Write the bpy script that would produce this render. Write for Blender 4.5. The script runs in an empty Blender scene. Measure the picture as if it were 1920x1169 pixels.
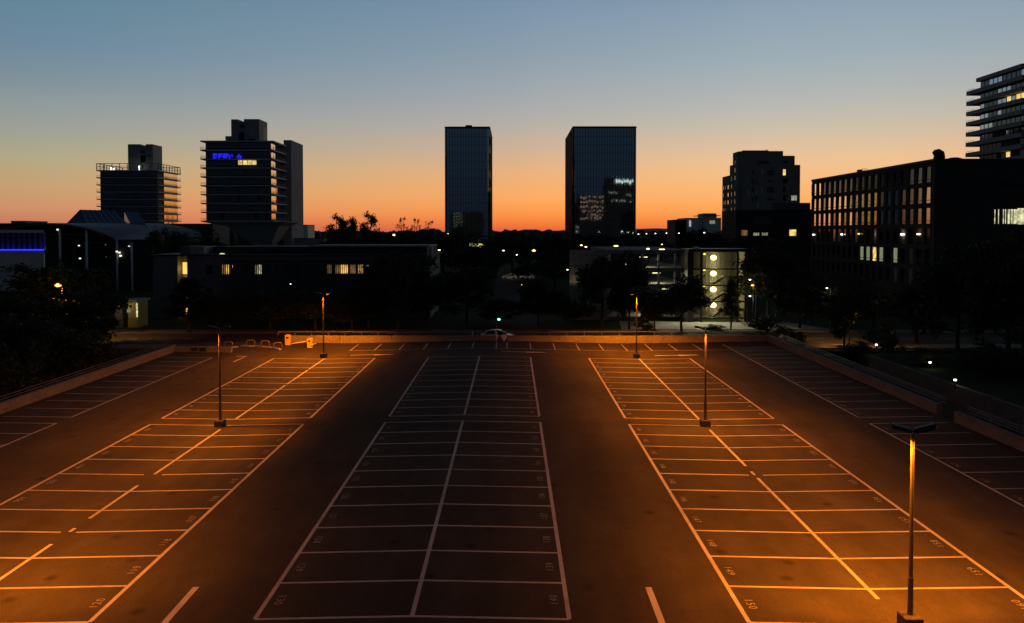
import bpy, math, random
from mathutils import Vector, Matrix, Quaternion

random.seed(7)
SC = bpy.context.scene
COL = SC.collection
R = math.radians

# ------------------------------------------------------------------ camera
H, F, PITCH = 12.24, 1434.0, R(1.5)      # eye height (m), focal length in photo pixels, downward pitch
CYP = 434.0 + F * math.tan(PITCH)         # row of the optical axis
cam_d = bpy.data.cameras.new('camera')
cam = bpy.data.objects.new('camera', cam_d)
COL.objects.link(cam)
cam.location = (0, 0, H)
cam.rotation_euler = (R(90) - PITCH, 0, 0)
cam_d.sensor_width = 36
cam_d.lens = 36 * F / 1920
cam_d.shift_y = (CYP - 584.5) / 1920
cam_d.clip_start = 0.5
cam_d.clip_end = 20000
SC.camera = cam

# ------------------------------------------------------------------ view
SC.view_settings.view_transform = 'Standard'
SC.view_settings.look = 'None'
SC.view_settings.exposure = 0
SC.view_settings.gamma = 1
SC.view_settings.use_curve_mapping = False
SC.cycles.use_denoising = True
SC.cycles.max_bounces = 6
SC.cycles.sample_clamp_indirect = 3

# ------------------------------------------------------------------ sky: dusk glow, brightest round SUN_AZ, dark to the east
SUN_AZ = R(22)

def lin(c):
    return tuple((v / 255 / 12.92) if v / 255 <= .04045 else ((v / 255 + .055) / 1.055) ** 2.4 for v in c)

world = bpy.data.worlds.new('World')
SC.world = world
world.use_nodes = True
nt = world.node_tree
nt.nodes.clear()
N, L = nt.nodes.new, nt.links.new
out = N('ShaderNodeOutputWorld')
bg = N('ShaderNodeBackground')
L(bg.outputs[0], out.inputs[0])
tc = N('ShaderNodeTexCoord')
sep = N('ShaderNodeSeparateXYZ')
L(tc.outputs['Generated'], sep.inputs[0])

def m(op, a, b=None, clamp=False):
    n = N('ShaderNodeMath')
    n.operation = op
    n.use_clamp = clamp
    for i, v in enumerate((a, b)):
        if v is None:
            continue
        if isinstance(v, (int, float)):
            n.inputs[i].default_value = v
        else:
            L(v, n.inputs[i])
    return n.outputs[0]

elev = m('DIVIDE', m('ARCSINE', sep.outputs[2]), math.pi / 2)            # 0 horizon .. 1 zenith
az = m('ARCTAN2', sep.outputs[0], sep.outputs[1])                        # 0 along +Y
dca = m('COSINE', m('SUBTRACT', az, SUN_AZ))
dist = m('DIVIDE', m('ARCCOSINE', m('MULTIPLY', dca, .99999)), math.pi)  # 0 at the glow .. 1 opposite

def ramp(stops):
    n = N('ShaderNodeValToRGB')
    e = n.color_ramp.elements
    stops = sorted(stops)
    while len(e) < len(stops):
        e.new(.5)
    for el, (d, c) in zip(e, stops):
        el.position = d / 90
        el.color = lin(c) + (1,)
    L(elev, n.inputs[0])
    return n.outputs[0]

def el_of(y, x):
    return math.degrees(math.atan2(434 - y, math.hypot(F, x - 960)))

ZEN = [(24, (72, 95, 118)), (36, (36, 50, 66)), (58, (18, 25, 36)), (90, (13, 18, 28))]
A = ramp([(el_of(y, 1650), c) for y, c in ((433, (228, 112, 64)), (420, (244, 134, 66)), (400, (252, 160, 80)), (370, (254, 178, 102)),
     (340, (250, 188, 124)), (300, (240, 195, 146)), (265, (222, 193, 160)), (230, (203, 190, 170)), (180, (182, 184, 179)), (100, (159, 174, 182)), (0, (142, 162, 180)))] + ZEN)
B = ramp([(el_of(y, 1000), c) for y, c in ((434, (222, 98, 56)), (422, (246, 122, 54)), (400, (255, 152, 70)), (370, (254, 172, 100)),
     (330, (238, 178, 122)), (280, (208, 178, 150)), (230, (181, 175, 167)), (180, (163, 169, 174)), (100, (140, 158, 172)), (0, (122, 146, 172)))] + ZEN)
CC = ramp([(el_of(y, 90), c) for y, c in ((432, (190, 112, 88)), (415, (204, 128, 96)), (390, (210, 147, 106)), (350, (201, 161, 116)), (300, (181, 169, 134)),
     (250, (160, 163, 150)), (200, (146, 156, 156)), (150, (128, 146, 156)), (80, (110, 138, 159)), (0, (100, 134, 153)))] + ZEN)
D = ramp([(0, (24, 29, 38)), (5, (30, 38, 50)), (12, (33, 46, 60)), (30, (26, 38, 52)), (58, (17, 24, 34)), (90, (13, 18, 28))])

def mix(fac, a, b):
    n = N('ShaderNodeMix')
    n.data_type = 'RGBA'
    L(fac, n.inputs[0])
    L(a, n.inputs[6])
    L(b, n.inputs[7])
    return n.outputs[2]

def seg(lo, hi):
    return m('DIVIDE', m('SUBTRACT', dist, lo / 180), (hi - lo) / 180, True)

sky = mix(seg(4, 22), A, B)
sky = mix(seg(20, 53), sky, CC)
sky = mix(seg(53, 125), sky, D)
L(sky, bg.inputs[0])
bg.inputs[1].default_value = 1.0
# dusk: the sun is below the horizon, so there is no sun lamp; only the sky and the lit lamps give light

# ------------------------------------------------------------------ pixel <-> world helpers (authoring aid)
def ray(px, py):
    a, b = (px - 960) / F, (py - CYP) / F
    return Vector((a, math.cos(PITCH) - b * math.sin(PITCH), -(math.sin(PITCH) + b * math.cos(PITCH))))

def at(px, py, Y):
    d = ray(px, py)
    return Vector((0, 0, H)) + d * (Y / d.y)

def gnd(px, py, z=0.0):
    d = ray(px, py)
    return Vector((0, 0, H)) + d * ((z - H) / d.z)

def X_(px, Y):
    return at(px, 434, Y).x

def Z_(py, Y):
    return at(960, py, Y).z

# ------------------------------------------------------------------ materials
MATS = {}

def nodes_of(name):
    mt = bpy.data.materials.new(name)
    mt.use_nodes = True
    t = mt.node_tree
    t.nodes.clear()
    o = t.nodes.new('ShaderNodeOutputMaterial')
    MATS[name] = mt
    return mt, t, o

def mat(name, col, rough=.8, var=.25, scale=1.5, metal=0.0, spec=.3, bump=0.0, stretch=None, fine=None):
    """principled with two scales of colour noise"""
    mt, t, o = nodes_of(name)
    n, l = t.nodes.new, t.links.new
    p = n('ShaderNodeBsdfPrincipled')
    l(p.outputs[0], o.inputs[0])
    g = n('ShaderNodeTexCoord')
    mp = n('ShaderNodeMapping')
    if stretch:
        mp.inputs['Scale'].default_value = stretch
    l(g.outputs['Object'], mp.inputs[0])
    a = n('ShaderNodeTexNoise')
    a.inputs['Scale'].default_value = scale
    a.inputs['Detail'].default_value = 6
    a.inputs['Roughness'].default_value = .65
    l(mp.outputs[0], a.inputs[0])
    r = n('ShaderNodeMapRange')
    r.inputs['From Min'].default_value = .3
    r.inputs['From Max'].default_value = .7
    r.inputs['To Min'].default_value = 1 - var
    r.inputs['To Max'].default_value = 1 + var
    l(a.outputs[0], r.inputs[0])
    fac = r.outputs[0]
    if fine:
        b = n('ShaderNodeTexNoise')
        b.inputs['Scale'].default_value = fine
        b.inputs['Detail'].default_value = 3
        l(g.outputs['Object'], b.inputs[0])
        r2 = n('ShaderNodeMapRange')
        r2.inputs['From Min'].default_value = .3
        r2.inputs['From Max'].default_value = .7
        r2.inputs['To Min'].default_value = .7
        r2.inputs['To Max'].default_value = 1.3
        l(b.outputs[0], r2.inputs[0])
        mm = n('ShaderNodeMath')
        mm.operation = 'MULTIPLY'
        l(fac, mm.inputs[0])
        l(r2.outputs[0], mm.inputs[1])
        fac = mm.outputs[0]
    v = n('ShaderNodeVectorMath')
    v.operation = 'SCALE'
    v.inputs[0].default_value = col
    l(fac, v.inputs['Scale'])
    l(v.outputs[0], p.inputs['Base Color'])
    p.inputs['Roughness'].default_value = rough
    p.inputs['Metallic'].default_value = metal
    p.inputs['Specular IOR Level'].default_value = spec
    if bump:
        bp = n('ShaderNodeBump')
        bp.inputs['Strength'].default_value = bump
        bp.inputs['Distance'].default_value = .02
        l(a.outputs[0], bp.inputs['Height'])
        l(bp.outputs[0], p.inputs['Normal'])
    return mt

def emit(name, col, strength, var=0.0, scale=3.0):
    mt, t, o = nodes_of(name)
    n, l = t.nodes.new, t.links.new
    e = n('ShaderNodeEmission')
    e.inputs[0].default_value = (*col, 1)
    e.inputs[1].default_value = strength
    if var:
        g = n('ShaderNodeTexCoord')
        a = n('ShaderNodeTexNoise')
        a.inputs['Scale'].default_value = scale
        l(g.outputs['Object'], a.inputs[0])
        r = n('ShaderNodeMapRange')
        r.inputs['From Min'].default_value = .3
        r.inputs['From Max'].default_value = .7
        r.inputs['To Min'].default_value = strength * (1 - var)
        r.inputs['To Max'].default_value = strength * (1 + var)
        l(a.outputs[0], r.inputs[0])
        l(r.outputs[0], e.inputs[1])
    l(e.outputs[0], o.inputs[0])
    return mt

def glass(name, tint, refl, base, rough=.03):
    """coated facade glass: mirror share over a dark interior"""
    mt, t, o = nodes_of(name)
    n, l = t.nodes.new, t.links.new
    gl = n('ShaderNodeBsdfGlossy')
    gl.inputs[0].default_value = (*tint, 1)
    gl.inputs['Roughness'].default_value = rough
    df = n('ShaderNodeBsdfDiffuse')
    df.inputs[0].default_value = (*base, 1)
    fr = n('ShaderNodeFresnel')
    fr.inputs[0].default_value = 1.5
    ad = n('ShaderNodeMath')
    ad.operation = 'ADD'
    ad.use_clamp = True
    ad.inputs[1].default_value = refl
    l(fr.outputs[0], ad.inputs[0])
    mx = n('ShaderNodeMixShader')
    l(ad.outputs[0], mx.inputs[0])
    l(df.outputs[0], mx.inputs[1])
    l(gl.outputs[0], mx.inputs[2])
    l(mx.outputs[0], o.inputs[0])
    return mt

mat('road_asphalt', (.06, .053, .045), .9, .2, .5, spec=.06, fine=9)
mat('concrete', (.30, .28, .25), .9, .2, .8, fine=7)
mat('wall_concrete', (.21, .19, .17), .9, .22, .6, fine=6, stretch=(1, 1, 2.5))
mat('tower_concrete', (.34, .33, .32), .9, .18, .25, fine=2, stretch=(1, 1, .3))
mat('pale_concrete', (.46, .43, .39), .9, .12, .25, fine=2)
mat('dark_cladding', (.035, .033, .032), .7, .25, .6, spec=.35)
mat('brown_brick', (.052, .034, .026), .85, .2, .8, fine=6)
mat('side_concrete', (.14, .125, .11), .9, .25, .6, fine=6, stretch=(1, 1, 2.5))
mat('ledge_paint', (.62, .62, .62), .8, .12, .3)
mat('brown_concrete', (.13, .095, .08), .9, .25, .7, fine=6)
mat('charcoal', (.03, .03, .032), .6, .2, 2)
mat('black_metal', (.02, .02, .022), .45, .2, 3, metal=.3)
mat('rail_grey', (.10, .10, .10), .5, .15, 4, metal=.3)
mat('galvanised', (.32, .32, .33), .45, .15, 4, metal=.7)
mat('pole_paint', (.075, .07, .068), .45, .12, 4, metal=.2, spec=.5)
mat('white_panel', (.74, .75, .76), .7, .1, .6)
mat('blue_roof', (.085, .09, .115), .55, .15, .5, spec=.4)
mat('beige_render', (.30, .27, .24), .95, .1, .3, fine=2)
mat('grey_render', (.15, .15, .15), .9, .15, .4)
mat('grass', (.035, .05, .018), 1, .4, .5, spec=.05, fine=5)
mat('soil', (.045, .04, .03), 1, .3, .4, spec=.05, fine=4)
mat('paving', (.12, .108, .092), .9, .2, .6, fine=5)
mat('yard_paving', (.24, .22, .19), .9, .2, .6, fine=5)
mat('bark', (.06, .045, .032), .95, .3, 4, spec=.1)
mat('leaf', (.042, .062, .022), .75, .45, .55, spec=.25)
mat('leaf_dark', (.028, .042, .02), .75, .4, .5, spec=.2)
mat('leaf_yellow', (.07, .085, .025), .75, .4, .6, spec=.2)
mat('yellow_box', (.62, .46, .16), .6, .1, 3)
mat('hill_land', (.05, .05, .05), 1, .2, .01)
mat('car_white', (.72, .72, .7), .25, .03, 2, spec=.6)
mat('car_silver', (.4, .4, .42), .3, .03, 2, metal=.6, spec=.6)
mat('tyre', (.015, .015, .015), .9, .1, 5)
mat('red_paint', (.5, .05, .03), .5, .1, 3)
mat('pale_shrub', (.22, .22, .15), .9, .4, 3)
mat('steel_plate', (.12, .12, .12), .5, .2, 2, metal=.5)

def asphalt_material():
    mt, t, o = nodes_of('asphalt')
    n, l = t.nodes.new, t.links.new
    p = n('ShaderNodeBsdfPrincipled')
    l(p.outputs[0], o.inputs[0])
    g = n('ShaderNodeNewGeometry')
    def noise(sc, det=4, rough=.6, vec=None):
        q = n('ShaderNodeTexNoise')
        q.inputs['Scale'].default_value = sc
        q.inputs['Detail'].default_value = det
        q.inputs['Roughness'].default_value = rough
        l(vec or g.outputs['Position'], q.inputs[0])
        return q.outputs[0]
    def rng(v, a, b, c, d):
        q = n('ShaderNodeMapRange')
        for k, x in zip(('From Min', 'From Max', 'To Min', 'To Max'), (a, b, c, d)):
            q.inputs[k].default_value = x
        l(v, q.inputs[0])
        return q.outputs[0]
    def mul(a, b):
        q = n('ShaderNodeMath')
        q.operation = 'MULTIPLY'
        l(a, q.inputs[0])
        l(b, q.inputs[1])
        return q.outputs[0]
    mp = n('ShaderNodeMapping')
    mp.inputs['Scale'].default_value = (1, .16, 1)
    l(g.outputs['Position'], mp.inputs[0])
    broad = rng(noise(.09, 3), .35, .65, .82, 1.16)
    tracks = rng(noise(.55, 4, .6, mp.outputs[0]), .35, .65, .86, 1.12)     # wheel polish along the aisles
    patch = rng(noise(.7, 5, .7), .3, .7, .86, 1.14)
    grain = rng(noise(24, 2), .3, .7, .78, 1.22)
    vor = n('ShaderNodeTexVoronoi')
    vor.inputs['Scale'].default_value = .42
    l(g.outputs['Position'], vor.inputs['Vector'])
    spots = rng(vor.outputs['Distance'], .05, .14, .55, 1.0)                # oil drips
    f = mul(mul(mul(broad, tracks), mul(patch, grain)), spots)
    v = n('ShaderNodeVectorMath')
    v.operation = 'SCALE'
    v.inputs[0].default_value = (.058, .050, .038)
    l(f, v.inputs['Scale'])
    l(v.outputs[0], p.inputs['Base Color'])
    p.inputs['Roughness'].default_value = .92
    p.inputs['Specular IOR Level'].default_value = .06
asphalt_material()

def paint_material():
    mt, t, o = nodes_of('road_paint')
    n, l = t.nodes.new, t.links.new
    p = n('ShaderNodeBsdfPrincipled')
    l(p.outputs[0], o.inputs[0])
    g = n('ShaderNodeNewGeometry')
    a = n('ShaderNodeTexNoise')
    a.inputs['Scale'].default_value = 2.2
    a.inputs['Detail'].default_value = 8
    a.inputs['Roughness'].default_value = .75
    l(g.outputs['Position'], a.inputs[0])
    b = n('ShaderNodeTexNoise')
    b.inputs['Scale'].default_value = .22
    b.inputs['Detail'].default_value = 2
    l(g.outputs['Position'], b.inputs[0])
    ad = n('ShaderNodeMath')
    ad.operation = 'ADD'
    l(a.outputs[0], ad.inputs[0])
    l(b.outputs[0], ad.inputs[1])
    r = n('ShaderNodeMapRange')
    r.inputs['From Min'].default_value = .72
    r.inputs['From Max'].default_value = 1.12
    l(ad.outputs[0], r.inputs[0])
    mx = n('ShaderNodeMix')
    mx.data_type = 'RGBA'
    l(r.outputs[0], mx.inputs[0])
    mx.inputs[6].default_value = (.27, .25, .23, 1)
    mx.inputs[7].default_value = (.45, .43, .40, 1)
    l(mx.outputs[2], p.inputs['Base Color'])
    p.inputs['Roughness'].default_value = .7
paint_material()

glass('tower_glass', (.70, .90, .96), .72, (.006, .008, .01), .03)
glass('window_glass', (.9, .9, .9), .45, (.02, .02, .02), .04)
glass('office_glass', (1, .98, .95), .9, (.03, .03, .03), .03)
glass('curtain_glass', (.9, .9, .9), .28, (.30, .29, .27), .1)
glass('dark_glass', (.8, .85, .9), .06, (.01, .011, .012), .05)
glass('car_glass', (.8, .8, .8), .06, (.01, .01, .01), .02)
emit('warm_window', (1, .52, .12), 1.0, .45, 1.2)
emit('yellow_window', (1, .72, .22), .9, .5, 1.0)
emit('pale_window', (.95, .9, .62), .32, .6, .9)
emit('dim_window', (1, .55, .18), .16, .5, 1.0)
emit('globe_light', (1, .87, .42), 2.6)
emit('white_light', (1, .95, .85), 7)
emit('cool_light', (.85, .93, 1), 5)
emit('warm_light', (1, .74, .38), 6)
emit('orange_light', (1, .36, .07), 6)
emit('green_light', (.15, 1, .5), 5)
emit('yellow_light', (.9, .8, .1), 2.0)
emit('blue_sign', (.02, .02, 1), .9, .7, .9)
emit('blue_led', (.02, .02, 1), 3)
emit('sodium_lens', (1, .42, .06), 9)
emit('tail_light', (1, .05, .02), 1.2)

emit('sign_white', (.95, 1, .85), 1.6)
emit('mirror_window', (1, .55, .4), .5, .5, .6)
emit('mirror_pale', (.95, .9, .8), .5, .6, .6)
emit('mirror_dim', (.9, .85, .6), .12, .6, .6)
glass('dark_glass2', (.9, .9, .95), .12, (.012, .012, .014), .03)
glass('mirror_glass', (1, .96, .9), .55, (.012, .012, .012), .03)
emit('cool_dim', (.8, .85, 1), .55, .3)
emit('pale_dim', (.9, .95, .6), .22, .4)
glass('office_tree_glass', (1, .9, .75), .7, (.02, .02, .02), .12)
emit('pale_lit', (.95, .9, .5), .7, .6, 1.5)
glass('curtain_bright', (.85, .92, 1), .7, (.4, .4, .4), .06)
emit('cool_panel', (.8, .88, 1), 3.0, .5, 2)
mat('stair_panel', (.36, .34, .25), .6, .1, 1)
emit('slot_glow', (1, .56, .10), 1.25, .15, 1)
emit('warm_dim', (1, .6, .2), .4, .6, 1.2)
mat('blue_backing', (.30, .30, .34), .6, .15, .6)
glass('rooflight_glass', (.6, .7, .85), .25, (.05, .055, .065), .15)
emit('dot_light', (1, .93, .8), 1.4)
mat('dark_block', (.06, .055, .05), .9, .2, 3, fine=10)
emit('yellow_flood', (1, .8, .3), 4)

# ------------------------------------------------------------------ mesh builder
class MB:
    def __init__(s):
        s.v, s.f = [], []

    def add(s, vs, fs):
        k = len(s.v)
        s.v += [tuple(v) for v in vs]
        s.f += [tuple(i + k for i in f) for f in fs]
        return s

    def box(s, x0, x1, y0, y1, z0, z1):
        x0, x1 = min(x0, x1), max(x0, x1)
        y0, y1 = min(y0, y1), max(y0, y1)
        z0, z1 = min(z0, z1), max(z0, z1)
        return s.add([(x0, y0, z0), (x1, y0, z0), (x1, y1, z0), (x0, y1, z0), (x0, y0, z1), (x1, y0, z1), (x1, y1, z1), (x0, y1, z1)],
                     [(0, 3, 2, 1), (4, 5, 6, 7), (0, 1, 5, 4), (1, 2, 6, 5), (2, 3, 7, 6), (3, 0, 4, 7)])

    def bbox(s, x0, x1, y0, y1, z0, z1, b=.03):
        """box with chamfered vertical and top edges"""
        pts = [(x0 + b, y0), (x1 - b, y0), (x1, y0 + b), (x1, y1 - b), (x1 - b, y1), (x0 + b, y1), (x0, y1 - b), (x0, y0 + b)]
        cx, cy = (x0 + x1) / 2, (y0 + y1) / 2
        ins = [(p[0] + (b if p[0] < cx else -b), p[1] + (b if p[1] < cy else -b)) for p in pts]
        vs = [(*p, z0) for p in pts] + [(*p, z1 - b) for p in pts] + [(*p, z1) for p in ins]
        fs = [tuple(range(7, -1, -1)), tuple(range(16, 24))]
        for r in (0, 8):
            for i in range(8):
                j = (i + 1) % 8
                fs.append((r + i, r + j, r + 8 + j, r + 8 + i))
        return s.add(vs, fs)

    def quad(s, a, b, c, d):
        return s.add([a, b, c, d], [(0, 1, 2, 3)])

    def prism(s, pts, z0, z1):
        n = len(pts)
        vs = [(x, y, z0) for x, y in pts] + [(x, y, z1) for x, y in pts]
        fs = [tuple(range(n - 1, -1, -1)), tuple(range(n, 2 * n))]
        fs += [(i, (i + 1) % n, n + (i + 1) % n, n + i) for i in range(n)]
        return s.add(vs, fs)

    def loft(s, rings, cap=True):
        n = len(rings[0])
        vs = [p for r in rings for p in r]
        fs = []
        for k in range(len(rings) - 1):
            for i in range(n):
                j = (i + 1) % n
                fs.append((k * n + i, k * n + j, k * n + n + j, k * n + n + i))
        if cap:
            fs.append(tuple(range(n - 1, -1, -1)))
            fs.append(tuple(range((len(rings) - 1) * n, len(rings) * n)))
        return s.add(vs, fs)

    def tube(s, p0, p1, r0, r1=None, n=8):
        r1 = r0 if r1 is None else r1
        p0, p1 = Vector(p0), Vector(p1)
        d = (p1 - p0).normalized()
        u = d.orthogonal().normalized()
        w = d.cross(u)
        rings = []
        for p, r in ((p0, r0), (p1, r1)):
            rings.append([p + (u * math.cos(2 * math.pi * i / n) + w * math.sin(2 * math.pi * i / n)) * r for i in range(n)])
        return s.loft(rings)

    def path(s, pts, r, n=8):
        pts = [Vector(p) for p in pts]
        rings = []
        u = None
        for i, p in enumerate(pts):
            d = (pts[min(i + 1, len(pts) - 1)] - pts[max(i - 1, 0)]).normalized()
            if u is None:
                u = d.orthogonal().normalized()
            u = (u - d * u.dot(d)).normalized()
            w = d.cross(u)
            rr = r[i] if isinstance(r, (list, tuple)) else r
            rings.append([p + (u * math.cos(2 * math.pi * k / n) + w * math.sin(2 * math.pi * k / n)) * rr for k in range(n)])
        return s.loft(rings)

    def ball(s, c, rx, ry=None, rz=None, nu=12, nv=7):
        ry, rz = ry or rx, rz or rx
        vs = [(c[0], c[1], c[2] - rz)]
        for j in range(1, nv):
            a = math.pi * j / nv - math.pi / 2
            vs += [(c[0] + rx * math.cos(a) * math.cos(2 * math.pi * i / nu), c[1] + ry * math.cos(a) * math.sin(2 * math.pi * i / nu), c[2] + rz * math.sin(a)) for i in range(nu)]
        vs.append((c[0], c[1], c[2] + rz))
        fs = [(0, 1 + (i + 1) % nu, 1 + i) for i in range(nu)]
        for j in range(nv - 2):
            fs += [(1 + j * nu + i, 1 + j * nu + (i + 1) % nu, 1 + (j + 1) * nu + (i + 1) % nu, 1 + (j + 1) * nu + i) for i in range(nu)]
        b = 1 + (nv - 2) * nu
        fs += [(b + i, b + (i + 1) % nu, len(vs) - 1) for i in range(nu)]
        return s.add(vs, fs)

    def build(s, name, material, parent=None, smooth=False, local=False):
        off = Vector((0, 0, 0))
        q = parent
        while q is not None and not local:
            off += q.location
            q = q.parent
        me = bpy.data.meshes.new(name)
        me.from_pydata([(v[0] - off.x, v[1] - off.y, v[2] - off.z) for v in s.v], [], s.f)
        me.materials.append(MATS[material])
        if smooth:
            me.polygons.foreach_set('use_smooth', [True] * len(me.polygons))
        me.update()
        o = bpy.data.objects.new(name, me)
        COL.objects.link(o)
        if parent is not None:
            o.parent = parent
        return o

def tag(o, label=None, cat=None, group=None, kind=None):
    if label:
        o['label'] = label
    if cat:
        o['category'] = cat
    if group:
        o['group'] = group
    if kind:
        o['kind'] = kind
    return o

def thing(name, label, cat, loc, group=None, rz=0.0):
    o = bpy.data.objects.new(name, None)
    COL.objects.link(o)
    o.location = loc
    o.rotation_euler = (0, 0, rz)
    o.empty_display_size = .3
    return tag(o, label, cat, group)

def share(name, src, parent, loc=(0, 0, 0), rot=(0, 0, 0), scale=(1, 1, 1), material=None):
    """another object on the same mesh data; loc is relative to the parent"""
    o = bpy.data.objects.new(name, src.data)
    COL.objects.link(o)
    o.parent = parent
    o.location = loc
    o.rotation_euler = rot
    o.scale = scale
    if material:
        o.material_slots[0].link = 'OBJECT'
        o.material_slots[0].material = MATS[material]
    return o

def copy_tree(o, parent=None):
    c = o.copy()
    COL.objects.link(c)
    if parent is not None:
        c.parent = parent
    for ch in list(o.children):
        copy_tree(ch, c)
    return c

def light(name, kind, loc, power, col, parent=None, **kw):
    d = bpy.data.lights.new(name, kind)
    d.energy = power
    d.color = col
    rot = kw.pop('rot', None)
    for k, v in kw.items():
        setattr(d, k, v)
    o = bpy.data.objects.new(name, d)
    COL.objects.link(o)
    o.location = loc
    if rot:
        o.rotation_euler = rot
    if parent is not None:
        o.parent = parent
    return o

# ================================================================== SETTING
KX = [(-34.5, -.10), (-18.4, -.30), (-3.18, 0.0), (12.5, -.32), (28.6, -.10)]   # drainage falls of the lot

def lot_z(x):
    for (x0, z0), (x1, z1) in zip(KX, KX[1:]):
        if x <= x1:
            t = (x - x0) / (x1 - x0)
            return z0 + (z1 - z0) * t
    return KX[-1][1]

GZ = -1.25          # street level
Y_FAR = 85.4        # far end of the lot

g = MB()
g.quad((-9000, -3000, -2.6), (9000, -3000, -2.6), (9000, 14000, -2.6), (-9000, 14000, -2.6))
ground = g.build('ground', 'soil')
tag(ground, kind='structure')

# lot slab
g = MB()
ys = [-6, 20, 40, 60, 78, Y_FAR]
top = [[(x, y, lot_z(x)) for x, _ in KX] for y in ys]
vs = [p for r in top for p in r]
n = len(KX)
fs = [(j * n + i, j * n + i + 1, (j + 1) * n + i + 1, (j + 1) * n + i) for j in range(len(ys) - 1) for i in range(n - 1)]
g.add(vs, fs)
for x in (KX[0][0], KX[-1][0]):
    g.quad((x, -6, -2.7), (x, Y_FAR, -2.7), (x, Y_FAR, -.1), (x, -6, -.1))
lot = g.build('parking_lot', 'asphalt')
tag(lot, kind='structure')

def strip(mb, x0, y0, x1, y1, w, dz):
    """a painted strip that follows the falls of the lot"""
    d = Vector((x1 - x0, y1 - y0))
    nrm = Vector((-d.y, d.x)).normalized() * (w / 2)
    ts = [0.0, 1.0]
    for kx, _ in KX:
        if abs(d.x) > .3:
            t = (kx - x0) / d.x
            if 0 < t < 1:
                ts.append(t)
    ts.sort()
    for a, b in zip(ts, ts[1:]):
        pa = Vector((x0, y0)) + d * a
        pb = Vector((x0, y0)) + d * b
        q = [pa - nrm, pb - nrm, pb + nrm, pa + nrm]
        if abs(d.x) > .3:
            zz = [lot_z(pa.x), lot_z(pb.x), lot_z(pb.x), lot_z(pa.x)]
        else:
            zz = [lot_z(p.x) for p in q]
        pts = [(p.x, p.y, z + dz) for p, z in zip(q, zz)]
        if (pb - pa).cross(nrm) < 0:
            pts.reverse()
        mb.add(pts, [(0, 1, 2, 3)])

def line(x0, y0, x1, y1, w=.115, dz=.005):
    mb = MB()
    strip(mb, x0, y0, x1, y1, w, dz)
    return mb.build('bay_line', 'road_paint', lot)

def gy(py, z):
    return gnd(960, py, z).y

def number(txt, x, y, facing):
    """facing=-1: read by a viewer on the +X side looking to -X; +1 the other way round"""
    cu = bpy.data.curves.new('bay_number', 'FONT')
    cu.body = txt
    cu.size = .41
    cu.space_character = 1.18
    cu.align_x = 'CENTER'
    cu.align_y = 'CENTER'
    cu.resolution_u = 3
    cu.offset = -.007
    cu.materials.append(MATS['road_paint'])
    o = bpy.data.objects.new('bay_number', cu)
    COL.objects.link(o)
    slope = (lot_z(x + .2) - lot_z(x - .2)) / .4
    upx = Vector((1, 0, slope)).normalized()
    right, up = (Vector((0, 1, 0)), -upx) if facing < 0 else (Vector((0, -1, 0)), upx)
    M = Matrix((right, up, right.cross(up))).transposed().to_4x4()
    o.parent = lot
    o.matrix_local = Matrix.Translation((x, y, lot_z(x) + .009)) @ M
    return o

Y_TOP, Y_G1, Y_G0, Y_BOT = gy(670, -.1), gy(781, -.1), gy(792.5, -.1), gy(1161.5, -.1)

def block(xl, xm, xr, nums, centre_segs=None, gaps=()):
    for k, (ya, yb) in enumerate(((Y_BOT, Y_G0), (Y_G1, Y_TOP))):
        n = 10
        st = (yb - ya) / n
        for j in range(n + 1):
            y = ya + st * j
            g_ = [c for c in gaps if abs(c[0] - y) < .9]
            if g_:
                line(xl, y, g_[0][1], y)
                line(g_[0][2], y, xr, y)
            else:
                jit = random.uniform(-.02, .02)
                line(xl, y + jit, xr, y + jit * .3)
        line(xl, ya, xl, yb, .15, .0085)
        line(xr, ya, xr, yb, .15, .0085)
        if centre_segs is None:
            line(xm, ya, xm, yb, .15, .0085)
        for j in range(n):
            yc = ya + st * (j + .5)
            a, b = nums[k]
            number(str(a - j), xl + .42, yc, +1)
            number(str(b - j), xr - .42, yc, -1)
    for pa, pb in centre_segs or ():
        line(xm, gy(pa, -.3), xm, gy(pb, -.3), .15, .0085)

block(-8.18, -3.18, 1.82, ((130, 140), (70, 80)))
block(-23.35, -18.45, -13.45, ((110, 120), (50, 60)),
      [(673, 693), (694.5, 721), (723, 786), (806, 890), (911, 973), (991, 998), (1021, 1230)],
      [(gnd(266, 890, -.3).y, -18.95, -18.0), (gnd(110, 1000, -.3).y, -18.8, -18.15)])
block(7.55, 12.5, 17.45, ((150, 160), (90, 100)),
      [(673, 786), (806, 874), (884, 891), (896, 1123)], [(gnd(1412, 890, -.3).y, 12.2, 12.9)])
# wall rows
for xl, xr, ylo, yhi in ((-34.0, -29.4, Y_G1, Y_TOP), (-34.0, -29.4, Y_BOT, Y_G0), (23.1, 28.1, Y_G1, gy(645, -.1)), (23.1, 28.1, Y_BOT, Y_G0)):
    edge = xr if xl < 0 else xl
    nb = round((yhi - ylo) / 2.42)
    st = (yhi - ylo) / nb
    for j in range(nb + 1):
        if xl > 0 and yhi > 75 and j == nb:
            continue
        line(xl, ylo + st * j, xr, ylo + st * j, .09)
    line(edge, ylo, edge, yhi, .12, .0085)
    if xl > 0:
        for j in range(nb):
            number(str((180 if yhi < 60 else 170) - min(j, 9)), edge + .42, ylo + st * (j + .5), +1)
# far row
Y_R0, Y_R1 = gy(655, -.1), gy(643, -.1)
line(-16.93, Y_R0, 23.1, Y_R0, .10)
for px in (655, 701, 747, 793, 839, 884.5, 930, 950.5, 995.6, 1041.6, 1087, 1132.7, 1178, 1224.6, 1271, 1318):
    x = X_(px, Y_R0)
    line(x, Y_R0, x, Y_R1, .12, .0085)
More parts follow.
